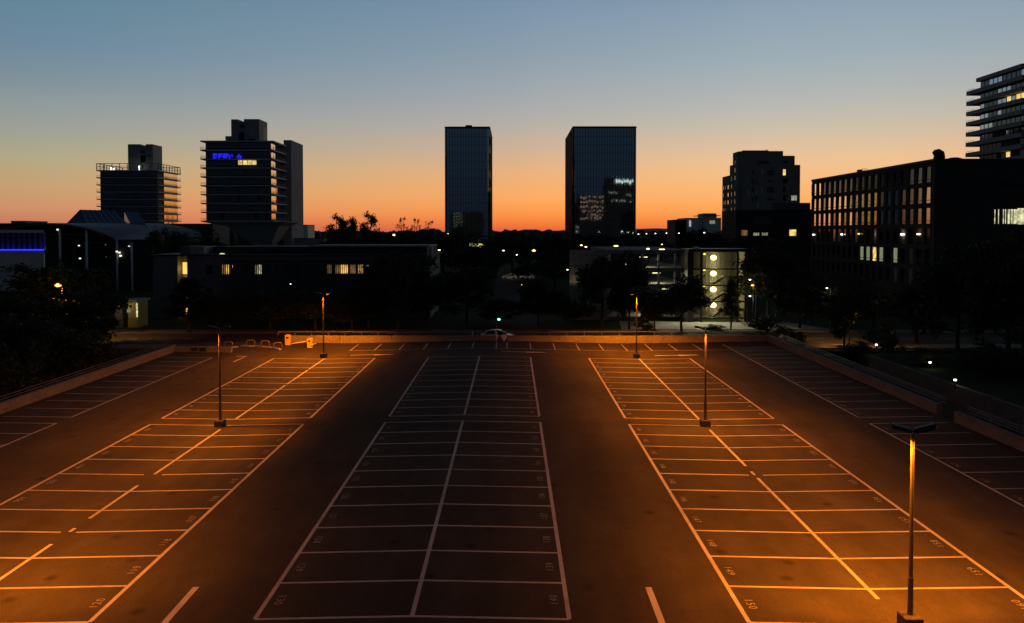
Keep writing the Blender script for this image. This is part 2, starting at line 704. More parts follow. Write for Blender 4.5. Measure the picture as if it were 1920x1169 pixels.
# painted arrows
def arrow(x, y0, y1, w=.22):
    """shaft along Y with a head at y0"""
    mb = MB()
    dz = .006
    hl = 1.5 if y1 > y0 else -1.5
    for q in (((x - w / 2, y0 + hl), (x + w / 2, y0 + hl), (x + w / 2, y1), (x - w / 2, y1)),
              ((x - .42, y0 + hl), (x, y0), (x + .42, y0 + hl))):
        pts = [(a, b, lot_z(a) + dz) for a, b in q]
        mb.add(pts, [tuple(range(len(pts)))])
    return mb.build('painted_arrow', 'road_paint', lot)

arrow(-11.0, 19, gy(1101, -.15))
arrow(4.75, 19, gy(1101, -.15))
def cross_arrow(pxa, pxb, py):
    a, b = gnd(pxa, py, -.15), gnd(pxb, py, -.15)
    mb = MB()
    strip(mb, a.x, a.y, b.x, a.y, .22, .006)
    xm = (a.x * .45 + b.x * .55)
    mb.add([(xm, a.y - .45, lot_z(xm) + .0065), (b.x - .1, a.y - .11, lot_z(b.x) + .0065), (b.x - .1, a.y + .11, lot_z(b.x) + .0065), (xm, a.y + .3, lot_z(xm) + .0065)], [(0, 1, 2, 3)])
    return mb.build('painted_arrow', 'road_paint', lot)
cross_arrow(657, 738, 664.5)
cross_arrow(940, 1024, 661.5)
cross_arrow(1228, 1309, 664.5)
a, b = gnd(438, 679, -.2), gnd(462, 668, -.2)
mb = MB()
strip(mb, a.x, a.y, b.x, b.y, .22, .006)
strip(mb, b.x + .1, b.y - .2, b.x - .9, b.y - .3, .35, .0065)
mb.build('painted_arrow', 'road_paint', lot)

# terrain beyond the lot
mb = MB()
mb.quad((-9000, Y_FAR + .32, GZ), (9000, Y_FAR + .32, GZ), (9000, 14000, GZ), (-9000, 14000, GZ))
tag(mb.build('lawn', 'grass'), kind='structure')
mb = MB()
rows = [(-34.7, -.55), (-37, -.75), (-42, -1.2), (-60, GZ - .02), (-300, GZ - .02)]
for (xa, za), (xb, zb) in zip(rows, rows[1:]):
    mb.quad((xb, -6, zb), (xa, -6, za), (xa, Y_FAR + 1, za), (xb, Y_FAR + 1, zb))
tag(mb.build('grass_bank', 'grass'), kind='structure')
mb = MB()
mb.box(36.0, 400, -6, 79, -2.5, -.42)
tag(mb.build('garden_terrace', 'grass'), kind='structure')
mb = MB()
mb.quad((28.6, -6, -2.2), (36, -6, -2.2), (36, Y_FAR, -1.5), (28.6, Y_FAR, -1.5))
tag(mb.build('ramp_floor', 'road_asphalt'), kind='structure')
mb = MB()
mb.quad((-300, 90.2, GZ + .03), (300, 90.2, GZ + .03), (300, 100.5, GZ + .03), (-300, 100.5, GZ + .03))
road = tag(mb.build('road', 'road_asphalt'), kind='structure')
mb = MB()
mb.box(-300, 300, 100.5, 103.4, GZ - .2, GZ + .14)
tag(mb.build('pavement', 'paving'), kind='structure')
mb = MB()
mb.box(-300, 300, 87.2, 90.2, GZ - .2, GZ + .13)
tag(mb.build('pavement', 'paving'), kind='structure')
for i in range(-30, 30):
    mb = MB()
    x = i * 6.0
    if abs(x) < 75:
        mb.quad((x, 95.2, GZ + .036), (x + 3, 95.2, GZ + .036), (x + 3, 95.35, GZ + .036), (x, 95.35, GZ + .036))
        mb.build('lane_dash', 'road_paint', road)
# paved yard in front of the lit stair tower
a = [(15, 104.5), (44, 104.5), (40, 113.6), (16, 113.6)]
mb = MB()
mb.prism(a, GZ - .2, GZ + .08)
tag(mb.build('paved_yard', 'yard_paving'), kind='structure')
# service road towards the two towers
mb = MB()
mb.quad((-3, 104, GZ + .02), (4, 104, GZ + .02), (6, 300, GZ + .02), (-6, 300, GZ + .02))
tag(mb.build('path', 'road_asphalt'), kind='structure')

# distant hills
def hill(name, pts, Y, depth=900):
    mb = MB()
    ring0 = [(X_(px, Y), Y, Z_(py, Y)) for px, py in pts]
    ring1 = [(x, Y + depth, max(z * .6, 0)) for x, y, z in ring0]
    ringb = [(x, Y - depth * .8, -3) for x, y, z in ring0]
    n = len(pts)
    mb.add(ringb + ring0 + ring1, [(r * n + i, r * n + i + 1, (r + 1) * n + i + 1, (r + 1) * n + i) for r in (0, 1) for i in range(n - 1)])
    return tag(mb.build(name, 'hill_land', smooth=True), kind='structure')
hill('hills', [(940, 437), (970, 436), (1000, 434.5), (1030, 433), (1060, 432.5), (1100, 432), (1150, 431), (1200, 429.5), (1230, 428.5), (1260, 429.5), (1300, 431), (1420, 434), (1600, 436)], 7000)
hill('hills', [(-200, 434), (100, 433), (300, 434), (500, 435), (620, 434.5), (760, 435.5), (860, 436), (960, 436.5), (1100, 437)], 5000)
# ================================================================== BUILDINGS
def skew(parent, name, material, x0, x1, y0, y1, z0, z1):
    """box whose right end wall is slanted"""
    mb = MB()
    mb.prism([(x0, y0), (x1, y0), (x1 * y1 / y0 * 1.004, y1), (x0 * y1 / y0, y1)], z0, z1)
    return mb.build(name, material, parent)

def wpart(parent, name, material, x0, x1, y0, y1, z0, z1, chamfer=0):
    mb = MB()
    (mb.bbox(x0, x1, y0, y1, z0, z1, chamfer) if chamfer else mb.box(x0, x1, y0, y1, z0, z1))
    return mb.build(name, material, parent)

def pane_grid(mb, axis, pos, a0, a1, z0, z1, na, nz, tilt, gap=.03, rnd=random):
    """panes in the plane axis=pos, each leaning a hair differently"""
    da, dz = (a1 - a0) / na, (z1 - z0) / nz
    for i in range(na):
        for j in range(nz):
            p, q, r_, s_ = a0 + da * i + gap, a0 + da * (i + 1) - gap, z0 + dz * j + gap, z0 + dz * (j + 1) - gap
            t1, t2 = rnd.gauss(0, tilt) * da, rnd.gauss(0, tilt) * dz
            c = [(p, r_, -t1 - t2), (q, r_, t1 - t2), (q, s_, t1 + t2), (p, s_, -t1 + t2)]
            if axis == 'y':
                mb.quad(*[(a, pos + o, z) for a, z, o in c])
            else:
                mb.quad(*[(pos + o, a, z) for a, z, o in c])

# ---------------------------------------------------------------- twin glass towers
def glass_tower(x0, x1, Y, depth, ztop, label, side, seed):
    rnd = random.Random(seed)
    t = thing('glass_tower', label, 'tower', ((x0 + x1) / 2, Y + depth / 2, GZ), 'twin glass towers on the skyline')
    e = .12
    body = MB()
    body.bbox(x0 + e, x1 - e, Y + e, Y + depth - e, GZ, ztop - .3, .5)
    body.build('core', 'black_metal', t)
    fl = round((ztop - GZ) / 3.5)
    sx = x0 if side < 0 else x1
    for axis, pos, a0, a1, w in (('y', Y, x0 + .9, x1 - .9, 1.12), ('x', sx, Y + .9, Y + depth - .9, 1.3)):
        na = round((a1 - a0) / w)
        gm = MB()
        pane_grid(gm, axis, pos, a0, a1, GZ + 1, ztop - .8, na, fl, .0003, .02, rnd)
        tag(gm.build('window_pane', 'tower_glass', t), kind='stuff')
        fm = MB()
        for i in range(na + 1):
            a = a0 + (a1 - a0) * i / na
            if axis == 'y':
                fm.box(a - .06, a + .06, pos - .16, pos + .1, GZ + 1, ztop - .5)
            else:
                fm.box(pos - (.16 if side < 0 else .1), pos + (.1 if side < 0 else .16), a - .06, a + .06, GZ + 1, ztop - .5)
        for j in range(fl + 1):
            z = GZ + 1 + (ztop - .8 - GZ - 1) * j / fl
            if axis == 'y':
                fm.box(a0, a1, pos - .02, pos + .1, z - .05, z + .05)
            else:
                fm.box(pos - .05, pos + .05, a0, a1, z - .1, z + .1)
        tag(fm.build('mullion', 'black_metal', t), kind='stuff')
    # chamfered corner glazing
    cm = MB()
    for (ax, ay), (bx, by) in ((((x0 + .9), Y), (x0, Y + .9)), ((x1, Y + .9), (x1 - .9, Y))):
        for j in range(fl):
            z0 = GZ + 1 + (ztop - .8 - GZ - 1) * j / fl
            z1 = z0 + (ztop - 2.5) / fl - .08
            tt = rnd.gauss(0, .004)
            cm.quad((ax + tt, ay, z0), (bx, by, z0), (bx, by, z1), (ax + tt, ay, z1))
    tag(cm.build('corner_glazing', 'window_glass', t), kind='stuff')
    cap = MB()
    cap.bbox(x0 - .05, x1 + .05, Y - .05, Y + depth, ztop - .6, ztop, .25)
    cap.build('roof_edge', 'charcoal', t)
    return t

YT = 320
gx = lambda px: X_(px, YT)
tl = glass_tower(gx(834), gx(919), YT, 32, Z_(237.5, YT), 'dark glass tower with a small rooftop box, left one of the twin pair', +1, 11)
wpart(tl, 'roof_box', 'charcoal', gx(872), gx(884), YT + 4, YT + 7, Z_(237.5, YT) + .002, Z_(232.5, YT))
tr = glass_tower(gx(1073), gx(1193), YT, 42, Z_(237, YT), 'wider dark glass tower with flat top mirroring other buildings, right one of the pair', -1, 12)
for px0, px1, pz, mt in ((880, 895, 459, 'pale_window'), (896, 912, 460, 'yellow_window')):
    wpart(tl, 'lobby_window', mt, gx(px0), gx(px1), YT - .35, YT - .2, Z_(pz + 5, YT), Z_(pz - 3, YT))

# tall offices behind the camera that the right tower mirrors (seen only as reflections)
def mirrored_office(px0, px1, ytop, Yv, label, rows, sign=None):
    k = (2 * YT - Yv)                       # virtual depth
    x0, x1 = X_(px0, k), X_(px1, k)
    zt = Z_(ytop, k)
    t = thing('office_tower', label, 'tower', ((x0 + x1) / 2, Yv - 10, GZ))
    wpart(t, 'wall', 'dark_cladding', x0, x1, Yv - 22, Yv, GZ, zt)
    for (py, a, b, mt, hh) in rows:
        za = Z_(py, k)
        n = max(1, round((b - a) / 4))
        for i in range(n):
            if random.random() < .2:
                continue
            p0, p1 = a + (b - a) * i / n, a + (b - a) * (i + .75) / n
            wpart(t, 'window', mt, X_(p0, k), X_(p1, k), Yv + .02, Yv + .1, za - hh, za + hh)
    if sign:
        py, a, b = sign
        xx = a
        while xx < b:
            w = random.uniform(1.2, 2.6)
            h_ = random.choice((4, 5, 7))
            wpart(t, 'sign_stroke', 'sign_white', X_(xx, k), X_(xx + w, k), Yv + .02, Yv + .3, Z_(py + 3, k), Z_(py + 3 - h_, k))
            xx += w + .9
    return t

# ---------------------------------------------------------------- slab towers with sunshade ledges on funnel bases
def ledge_tower(spec):
    Y, xl, xr, xs, ztop, zbot, nf, depth = (spec[k] for k in ('Y', 'xl', 'xr', 'xs', 'ztop', 'zbot', 'nf', 'depth'))
    t = thing('office_tower', spec['label'], 'tower', ((xl + xr) / 2, Y + depth / 2, GZ), 'concrete office towers with sunshade ledges')
    fh = (ztop - zbot) / nf
    ov = spec['ov']
    mb = MB()
    mb.box(xl + ov, xr - ov, Y + ov, Y + depth - ov, zbot, ztop - .2)
    mb.build('wall', 'dark_cladding', t)
    sl = MB()
    sl.box(xl, xr, Y, Y + depth, -.26, .22)
    slab = None
    # sunshade: thin rails carried outside the ledge
    rl = MB()
    for dz in (.7, 1.15):
        rl.box(xl, xr, Y - .02, Y + .06, dz, dz + .07)
        rl.box(xr - .06, xr + .02, Y, Y + depth, dz, dz + .07)
        if not spec['toprail']:
            rl.box(xl - .02, xl + .06, Y, Y + depth, dz, dz + .07)
    nn = int((xr - xl) / 2.4)
    for i in range(nn + 1):
        x = xl + .05 + (xr - xl - .1) * i / nn
        rl.box(x - .03, x + .03, Y - .03, Y + .05, .1, 1.2)
    for i in range(int(depth / 2.4) + 1):
        y = Y + .05 + (depth - .1) * i / int(depth / 2.4)
        rl.box(xr - .05, xr + .03, y - .03, y + .03, .1, 1.2)
    rail = None
    for j in range(nf + 1):
        z = zbot + fh * j
        off = (xl + xr) / 2, Y + depth / 2
        if slab is None:
            for q, nm in ((sl, 'ledge'), (rl, 'sunshade_rail')):
                q.v = [(a - t.location.x, b - t.location.y, c) for a, b, c in q.v]
            slab = sl.build('ledge', 'ledge_paint', t, local=True)
            slab.location = (0, 0, z - GZ)
            rail = rl.build('sunshade_rail', 'tower_concrete', t, local=True)
            rail.location = (0, 0, z - GZ)
        else:
            share('ledge', slab, t, (0, 0, z - GZ))
            if j < nf or spec.get('toprail'):
                share('sunshade_rail', rail, t, (0, 0, z - GZ))
        if j < nf:
            gm = MB()
            pane_grid(gm, 'y', Y + ov - .05, xl + ov + .1, xr - ov - .1, z + .75, z + fh - .35, round((xr - xl) / 1.5), 1, .006, .06)
            gs = MB()
            pane_grid(gs, 'x', xr - ov + .05, Y + spec['side0'], Y + depth - ov, z + .5, z + fh - .35, round(depth / 1.5), 1, .006, .1)
            tag(gs.build('side_glazing', 'mirror_glass', t), kind='stuff')
            tag(gm.build('window_band', 'dark_glass2', t), kind='stuff')
    return t, fh

# near one
Y = 300
s = Y / F
O1 = dict(Y=Y, xl=X_(377, Y), xr=X_(514, Y), xs=0, ztop=Z_(265, Y), zbot=Z_(415, Y), nf=9, depth=20, ov=1.5, side0=1.6, glass='dark_glass2', toprail=False,
          label='dark office tower with a blue lit sign, ledges and a concrete shaft beside it')
t1, fh1 = ledge_tower(O1)
x = lambda px, yy=Y: X_(px, yy)
wpart(t1, 'penthouse', 'tower_concrete', x(430), x(443), Y + 3, Y + 13, O1['ztop'] + .18, Z_(222, Y))
wpart(t1, 'penthouse', 'tower_concrete', x(443) + .002, x(454), Y + 3.2, Y + 13, O1['ztop'] + .18, Z_(226, Y))
wpart(t1, 'penthouse', 'tower_concrete', x(454) + .004, x(483), Y + 3, Y + 13, O1['ztop'] + .18, Z_(221.5, Y))
wpart(t1, 'roof_box', 'tower_concrete', x(418), x(430) - .003, Y + 3.5, Y + 9, O1['ztop'] + .18, Z_(253.5, Y))
for a, b, c, d in ((446, 455, 233, 237), (444.5, 455, 247, 262), (462, 475, 259, 262.5), (485, 489, 234, 262)):
    if a < 484:
        wpart(t1, 'vent_opening', 'black_metal', x(a), x(b), Y + 2.93, Y + 3.19, Z_(d, Y), Z_(c, Y))
wpart(t1, 'vent_opening', 'black_metal', x(483) - .05, x(483) + .06, Y + 8, Y + 12, Z_(262, Y), Z_(233, Y))
wpart(t1, 'lift_shaft', 'tower_concrete', X_(533, 318), X_(547, 318), 318, 336, GZ, Z_(263, 318))
mb = MB()
zc = Z_(415, Y)
rings = []
for (pa, pb, pz, d0, d1) in ((470, 498, 470, 7, 13), (463, 500, 458, 6, 14), (420, 520, 424, 2, 19), (380, 534, 417, .6, 20), (380, 534, 415.5, .6, 20)):
    rings.append([(x(pa), Y + d0, Z_(pz, Y)), (x(pb), Y + d0, Z_(pz, Y)), (x(pb), Y + d1, Z_(pz, Y)), (x(pa), Y + d1, Z_(pz, Y))])
rings.insert(0, [(p[0], p[1], GZ) for p in rings[0]])
mb.loft(rings)
mb.build('funnel_base', 'tower_concrete', t1)
# lettering on the facade (illegible glow in the photograph) and lit panes
zs0, zs1 = Z_(297.5, Y), Z_(288.5, Y)
strokes = [(401, 404, 0, 1), (404, 409, .72, 1), (404, 409, .35, .62), (404, 409, 0, .22), (411, 413.5, 0, 1), (413.5, 417.5, .75, 1), (413.5, 417, .3, .55),
           (419, 423, .1, 1), (423.5, 427, 0, 1), (427.5, 430, .35, .95), (431, 433, 0, .8), (436, 437.5, .3, .9), (446, 448, 0, .55), (448, 450.5, .3, .95), (450.5, 453.5, 0, .6)]
for a, b, c, d in strokes:
    wpart(t1, 'sign_stroke', 'blue_sign', x(a), x(b), Y - .22, Y - .08, zs0 + (zs1 - zs0) * c, zs0 + (zs1 - zs0) * d)
zf = None
for j in range(9):
    z = O1['zbot'] + fh1 * j
    if z < Z_(308, Y) < z + fh1:
        zf = z
for a, b in ((445.5, 452.5), (454, 462), (463, 470.5), (472, 479.5)):
    wpart(t1, 'lit_window', 'yellow_window', x(a), x(b), Y + 1.35, Y + 1.42, zf + 1.25, zf + fh1 - .45)

# far one
Y = 366
O2 = dict(Y=Y, xl=X_(182, Y), xr=X_(298, Y), xs=0, ztop=Z_(320, Y), zbot=Z_(441, Y), nf=9, depth=25, ov=1.2, side0=8.5, glass='mirror_glass', toprail=True,
          label='smaller office tower of the ledge pair with a roof railing and orange reflecting side')
x = lambda px, yy=366: X_(px, yy)
t2, fh2 = ledge_tower(O2)
for o in [o for o in t2.children if o.name.startswith('window_band')]:
    pass
wpart(t2, 'penthouse', 'tower_concrete', x(232), x(255), Y + 5, Y + 15, O2['ztop'] + .18, Z_(268.5, Y))
wpart(t2, 'penthouse', 'tower_concrete', x(255) + .003, x(266), Y + 5.2, Y + 15, O2['ztop'] + .18, Z_(272, Y))
wpart(t2, 'penthouse', 'tower_concrete', x(266) + .006, x(279), Y + 5, Y + 15, O2['ztop'] + .18, Z_(268.5, Y))
for a, b, c, d in ((256, 264, 281, 285), (256, 265, 290, 303), (269, 274, 289, 292)):
    wpart(t2, 'vent_opening', 'black_metal', x(a), x(b), Y + 4.94, Y + 5.19, Z_(d, Y), Z_(c, Y))
mb = MB()
zr = Z_(306.5, Y)
for xx0, xx1, yy0, yy1 in ((O2['xl'], O2['xr'], Y, Y + .35), (O2['xl'], O2['xr'], Y + 24.6, Y + 25), (O2['xl'], O2['xl'] + .3, Y + .35, Y + 24.6), (O2['xr'] - .3, O2['xr'], Y + .35, Y + 24.6)):
    mb.box(xx0, xx1, yy0, yy1, zr - .25, zr)
    mb.box(xx0, xx1, yy0 + .05, yy1 - .05, zr - 1.5, zr - 1.38)
for i in range(9):
    xx = O2['xl'] + (O2['xr'] - O2['xl'] - .3) * i / 8
    mb.box(xx, xx + .25, Y + .05, Y + .3, O2['ztop'], zr - .25)
    yy = Y + 24.4 * i / 8
    mb.box(O2['xr'] - .27, O2['xr'] - .04, yy, yy + .25, O2['ztop'], zr - .25)
    mb.box(O2['xl'] + .04, O2['xl'] + .27, yy, yy + .25, O2['ztop'], zr - .25)
mb.build('roof_frame', 'grey_render', t2)
for px, py in ((208, 315.5), (213, 317), (261, 312.5)):
    mb = MB()
    c = at(px, py, Y + 2)
    mb.box(c.x - .25, c.x + .25, c.y - .1, c.y + .1, c.z - .22, c.z + .22)
    mb.box(c.x - .06, c.x + .06, c.y - .06, c.y + .06, O2['ztop'], c.z - .22)
    mb.build('roof_lamp', 'white_light', t2)
wpart(t2, 'base_core', 'tower_concrete', x(225), x(265), Y + 8, Y + 16, GZ, O2['zbot'] - .2)

# low podium and offices round their feet
def lowblock(label, cat, px0, px1, py, Y, depth, material, windows=(), name='low_office'):
    t = thing(name, label, cat, ((X_(px0, Y) + X_(px1, Y)) / 2, Y + depth / 2, GZ))
    zt = Z_(py, Y)
    wpart(t, 'wall', material, X_(px0, Y), X_(px1, Y), Y, Y + depth, GZ, zt)
    mb = MB()
    x0, x1 = X_(px0, Y), X_(px1, Y)
    mb.box(x0 - .15, x1 + .15, Y - .15, Y + .2, zt + .002, zt + .3)
    mb.box(x0 - .15, x0 + .2, Y + .2, Y + depth, zt + .002, zt + .3)
    mb.box(x1 - .2, x1 + .15, Y + .2, Y + depth, zt + .002, zt + .3)
    mb.build('parapet', 'grey_render', t)
    for a, b, c, d, mt in windows:
        wpart(t, 'window', mt, X_(a, Y), X_(b, Y), Y - .05, Y + .05, Z_(d, Y), Z_(c, Y))
    return t

lowblock('pale low podium block right of the concrete shaft', 'building', 548, 607, 448, 322, 20, 'tower_concrete')
lowblock('small pale cube block behind the concrete shaft', 'building', 560, 577, 423, 345, 12, 'white_panel')
lowblock('long grey flat block between the two ledge towers', 'building', 300, 398, 421, 330, 20, 'grey_render')
lowblock('dark flat roofed block on the skyline at far left', 'building', 21, 48, 415.5, 420, 20, 'grey_render')
lowblock('long dark flat roofed hall on the far left horizon', 'building', -60, 75, 420, 380, 30, 'dark_cladding')

# ---------------------------------------------------------------- stepped apartment tower
Y = 290
x = lambda px, yy=290: X_(px, yy)
bt = thing('apartment_tower', 'stepped grey apartment tower with scattered windows and rooftop aerials', 'tower', (97, 300, GZ))
zt = Z_(283.5, Y)
mb = MB()
mb.prism([(x(1385), Y + 2.4), (x(1391), Y), (x(1467), Y), (x(1467), Y + 16), (x(1385), Y + 8.4)], GZ, zt)
mb.build('wall', 'beige_render', bt)
wpart(bt, 'wall', 'beige_render', x(1467) + .003, x(1490), Y + .6, Y + 16, GZ, Z_(292, Y))
wpart(bt, 'wall', 'beige_render', x(1490) + .006, x(1501.5), Y + 1.2, Y + 16, GZ, Z_(309, Y))
mb = MB()
mb.prism([(x(1385) + .004, Y + 8.45), (x(1467), Y + 16.05), (x(1467), Y + 12.5 + 8), (x(1385) + .004, Y + 12.5)], GZ, Z_(310, 299))
mb.build('wall', 'beige_render', bt)
mb = MB()
mb.prism([(x(1385) + .008, Y + 12.55), (x(1467), Y + 20.6), (x(1467), Y + 30), (x(1385) + .008, Y + 23)], GZ, Z_(330, 305))
mb.build('wall', 'beige_render', bt)
xs = x(1385)
wsrc = None
for j in range(11):
    z = Z_(333, 295) - 3.0 * (j - 2)
    for k, (yy, w) in enumerate(((Y + 5.2, .6), (Y + 9.6, .6), (Y + 14.3, .9), (Y + 18.5, .8), (Y + 21.3, .6))):
        if z > (Z_(287, 295) if yy < Y + 8.4 else Z_(314, 300) if yy < Y + 12.5 else Z_(336, 305)) - 1 or (j + k * 2) % 7 == 3:
            continue
        mt = 'office_glass' if k == 2 else 'curtain_glass' if (j + k) % 3 else 'dark_glass'
        wpart(bt, 'window', mt, xs - .06, xs + .1, yy - w / 2, yy + w / 2, z - 1.0, z + .5)
for px, py, w, h, mt in ((1411, 341, 3, 10, 'dark_glass'), (1411, 356, 3, 10, 'dark_glass'), (1417.5, 343, 3, 8, 'dark_glass'), (1428, 323, 4, 9, 'curtain_glass'), (1428, 357, 4, 9, 'curtain_glass'),
                         (1444, 324, 12, 10, 'dark_glass'), (1444, 356, 12, 10, 'dark_glass'), (1444, 374, 12, 4, 'dark_glass'), (1421, 306, 4, 8, 'dark_glass'), (1432, 305, 18, 5, 'dark_glass'),
                         (1411, 323, 3, 10, 'dark_glass'), (1417.5, 361, 3, 7, 'curtain_glass'), (1402.5, 364, 4, 12, 'curtain_glass'), (1410, 360, 3, 10, 'curtain_glass'), (1411, 374, 3, 8, 'dark_glass'), (1417.5, 372, 3, 9, 'dark_glass'),
                         (1466, 323.5, 6.5, 10, 'yellow_window'), (1420, 386, 5, 10, 'curtain_glass'), (1444, 340, 12, 3, 'dark_glass')):
    if px + w / 2 < 1467:
        wpart(bt, 'window', mt, x(px - w / 2), x(px + w / 2), Y - .06, Y + .08, Z_(py + h / 2, Y), Z_(py - h / 2, Y))
for px, py, w, h, mt in ((1470.3, 323.5, 5.5, 11, 'yellow_window'), (1472.5, 340, 8, 9, 'dark_glass'), (1470.5, 355, 6, 10, 'dark_glass'), (1476.5, 355, 4, 10, 'curtain_glass'), (1473, 304, 16 / 2, 4, 'dark_glass'), (1471.5, 371, 6, 11, 'dark_glass')):
    wpart(bt, 'window', mt, x(px - w / 2), x(px + w / 2), Y + .54, Y + .66, Z_(py + h / 2, Y), Z_(py - h / 2, Y))
wpart(bt, 'window', 'pale_window', x(1484), x(1489.5), Y + .54, Y + .66, Z_(376, Y), Z_(367, Y))
wpart(bt, 'window', 'pale_window', x(1490.5), x(1495.5), Y + 1.13, Y + 1.3, Z_(376, Y), Z_(367, Y))
for px, py, w in ((1406.5, 280.5, 3), (1414, 281.5, 1), (1434, 281, 1.2), (1440, 280, 3.2), (1443.5, 278, .5)):
    wpart(bt, 'roof_aerial', 'black_metal', x(px - w / 2), x(px + w / 2), Y + 4, Y + 4.6, zt + .002, Z_(py, Y))
wpart(bt, 'roof_box', 'grey_render', x(1441), x(1467) - .3, Y + 3, Y + 9, zt + .002, Z_(282, Y))
wpart(bt, 'roof_edge', 'grey_render', x(1391), x(1440), Y + .15, Y + .4, zt + .002, zt + .25)

# ---------------------------------------------------------------- small white block and dark mid block
wb = lowblock('small white stepped block below the apartment tower', 'building', 1288, 1352, 410, 420, 25, 'white_panel', name='white_block')
Y = 420
wpart(wb, 'stair_tower', 'white_panel', X_(1318, Y), X_(1343, Y), Y - .5, Y + 12, GZ, Z_(402, Y))
wpart(wb, 'roof_canopy', 'charcoal', X_(1310, Y), X_(1350, Y), Y - 1, Y + 12, Z_(405.5, Y), Z_(404.2, Y))
wpart(wb, 'roof_canopy', 'charcoal', X_(1319, Y), X_(1342, Y), Y - .8, Y + 12.5, Z_(402, Y) + .003, Z_(400.5, Y))
wpart(wb, 'side_wing', 'brown_brick', X_(1268, Y), X_(1288, Y) - .01, Y + 2, Y + 25, GZ, Z_(412, Y))
wpart(wb, 'lit_sign', 'cool_dim', X_(1292.5, Y), X_(1295, Y), Y - .3, Y - .02, Z_(425, Y), Z_(414, Y))
for px, py in ((1335, 417), (1335, 448)):
    wpart(wb, 'window', 'pale_dim', X_(px - 5, Y), X_(px + 5, Y), Y - .6, Y - .52, Z_(py + 3, Y), Z_(py - 3, Y))

Y = 235
db = thing('dark_office', 'black flat roofed office with bright yellow corner window below the apartment tower', 'building', (81, 245, GZ))
wpart(db, 'wall', 'dark_cladding', X_(1380, Y), X_(1450, Y), Y, Y + 16, GZ, Z_(394, Y))
wpart(db, 'wall', 'dark_cladding', X_(1450, Y) + .003, X_(1532, Y), Y - .6, Y + 16, GZ, Z_(393, Y))
wpart(db, 'penthouse', 'grey_render', X_(1453, Y), X_(1526, Y), Y + 3, Y + 14, Z_(393, Y) + .002, Z_(380, Y))
wpart(db, 'canopy', 'charcoal', X_(1405, Y), X_(1462, Y), Y - 1.6, Y - .605, Z_(404, Y), Z_(402, Y))
wpart(db, 'recess_panel', 'grey_render', X_(1411, Y), X_(1449, Y), Y - .1, Y - .01, Z_(421, Y), Z_(406, Y))
for a, b, c, d, mt in ((1390, 1400, 432, 442, 'dim_window'), (1479, 1491, 431, 442.5, 'yellow_window')):
    wpart(db, 'window', mt, X_(a, Y), X_(b, Y), Y - .75, Y - .61 if a > 1450 else Y - .02, Z_(d, Y), Z_(c, Y))
for i in range(7):
    if i in (3,):
        continue
    wpart(db, 'window', 'pale_dim' if i > 3 else 'pale_window', X_(1412.5 + i * 4, Y), X_(1415.3 + i * 4, Y), Y - .12, Y - .02, Z_(442, Y), Z_(436.5 + (i % 2) * .7, Y))

# ---------------------------------------------------------------- long dark office block at right
ob = thing('office_block', 'long dark office block with rows of tall reflecting windows and a rooftop vent cowl', 'building', (82, 160, GZ))
FX, YA, YB = 72.2, 131.0, 184.5
ZT = Z_(340.5, 184.5)
wpart(ob, 'wall', 'brown_brick', FX + .45, FX + 16, YA + .45, 178.6, GZ, ZT - .5)
wpart(ob, 'wall', 'brown_brick', FX + .45, FX + 16, 178.6, YB - .002, GZ, ZT - 4.3)
tops = [ZT - .75 - 3.6 * k for k in range(6)]
nwin = 19
# facade frame: spandrels and piers proud of the recessed panes
zprev = ZT
for k, tz in enumerate(tops + [1.9]):
    wpart(ob, 'spandrel', 'brown_brick', FX, FX + .445, YA + .45, YB, (tz if k < 6 else GZ) + .001, zprev)
    zprev = tz - 2.75 if k < 6 else 0
pitch_w = (YB - YA - 1) / nwin
psrc = None
glz = None
for k, tz in enumerate(tops):
    for i in range(nwin + 1):
        yy = YA + .7 + pitch_w * i
        if psrc is None:
            mb = MB()
            mb.box(-.215, .215, -.52, .52, -1.3745, 1.3745)
            psrc = mb.build('pier', 'brown_brick', ob, local=True)
            psrc.location = (FX + .217 - 82, yy - 160, tz - 1.375 - GZ)
        else:
            share('pier', psrc, ob, (FX + .217 - 82, yy - 160, tz - 1.375 - GZ))
        if i == nwin:
            continue
        yc = yy + pitch_w / 2
        if k == 0 and yc > 178.3:
            continue
        rr = random.random()
        if k == 0:
            mt = 'dark_glass' if i > 3 or rr < .5 else 'curtain_glass'
        elif k in (1, 2):
            mt = 'office_glass' if (3 < i) and rr < .93 else 'curtain_glass'
            if i <= 3:
                mt = 'office_tree_glass'
        elif k == 3:
            mt = 'dark_glass' if rr < .85 else 'curtain_glass'
        elif k == 4:
            mt = 'dark_glass'
            if 2 <= i <= 9:
                mt = {2: 'curtain_glass', 3: 'dark_glass', 4: 'pale_dim', 5: 'dark_glass', 6: 'pale_dim', 7: 'yellow_window', 8: 'pale_dim', 9: 'pale_dim'}[i]
        else:
            mt = 'curtain_glass' if i < 5 and rr < .5 else 'dark_glass'
        if glz is None:
            mb = MB()
            mb.box(-.02, .02, -(pitch_w / 2 - .5), pitch_w / 2 - .5, -1.36, 1.36)
            glz = mb.build('window', 'office_glass', ob, local=True)
            o = glz
            o.location = (FX + .2 - 82, yc - 160, tz - 1.375 - GZ)
            o.material_slots[0].link = 'OBJECT'
            o.material_slots[0].material = MATS[mt] if mt in MATS else MATS['office_glass']
        else:
            o = share('window', glz, ob, (FX + .2 - 82, yc - 160, tz - 1.375 - GZ), material=mt)
        o.rotation_euler = (0, .022 - .006 * k + random.gauss(0, .004), random.gauss(0, .004))
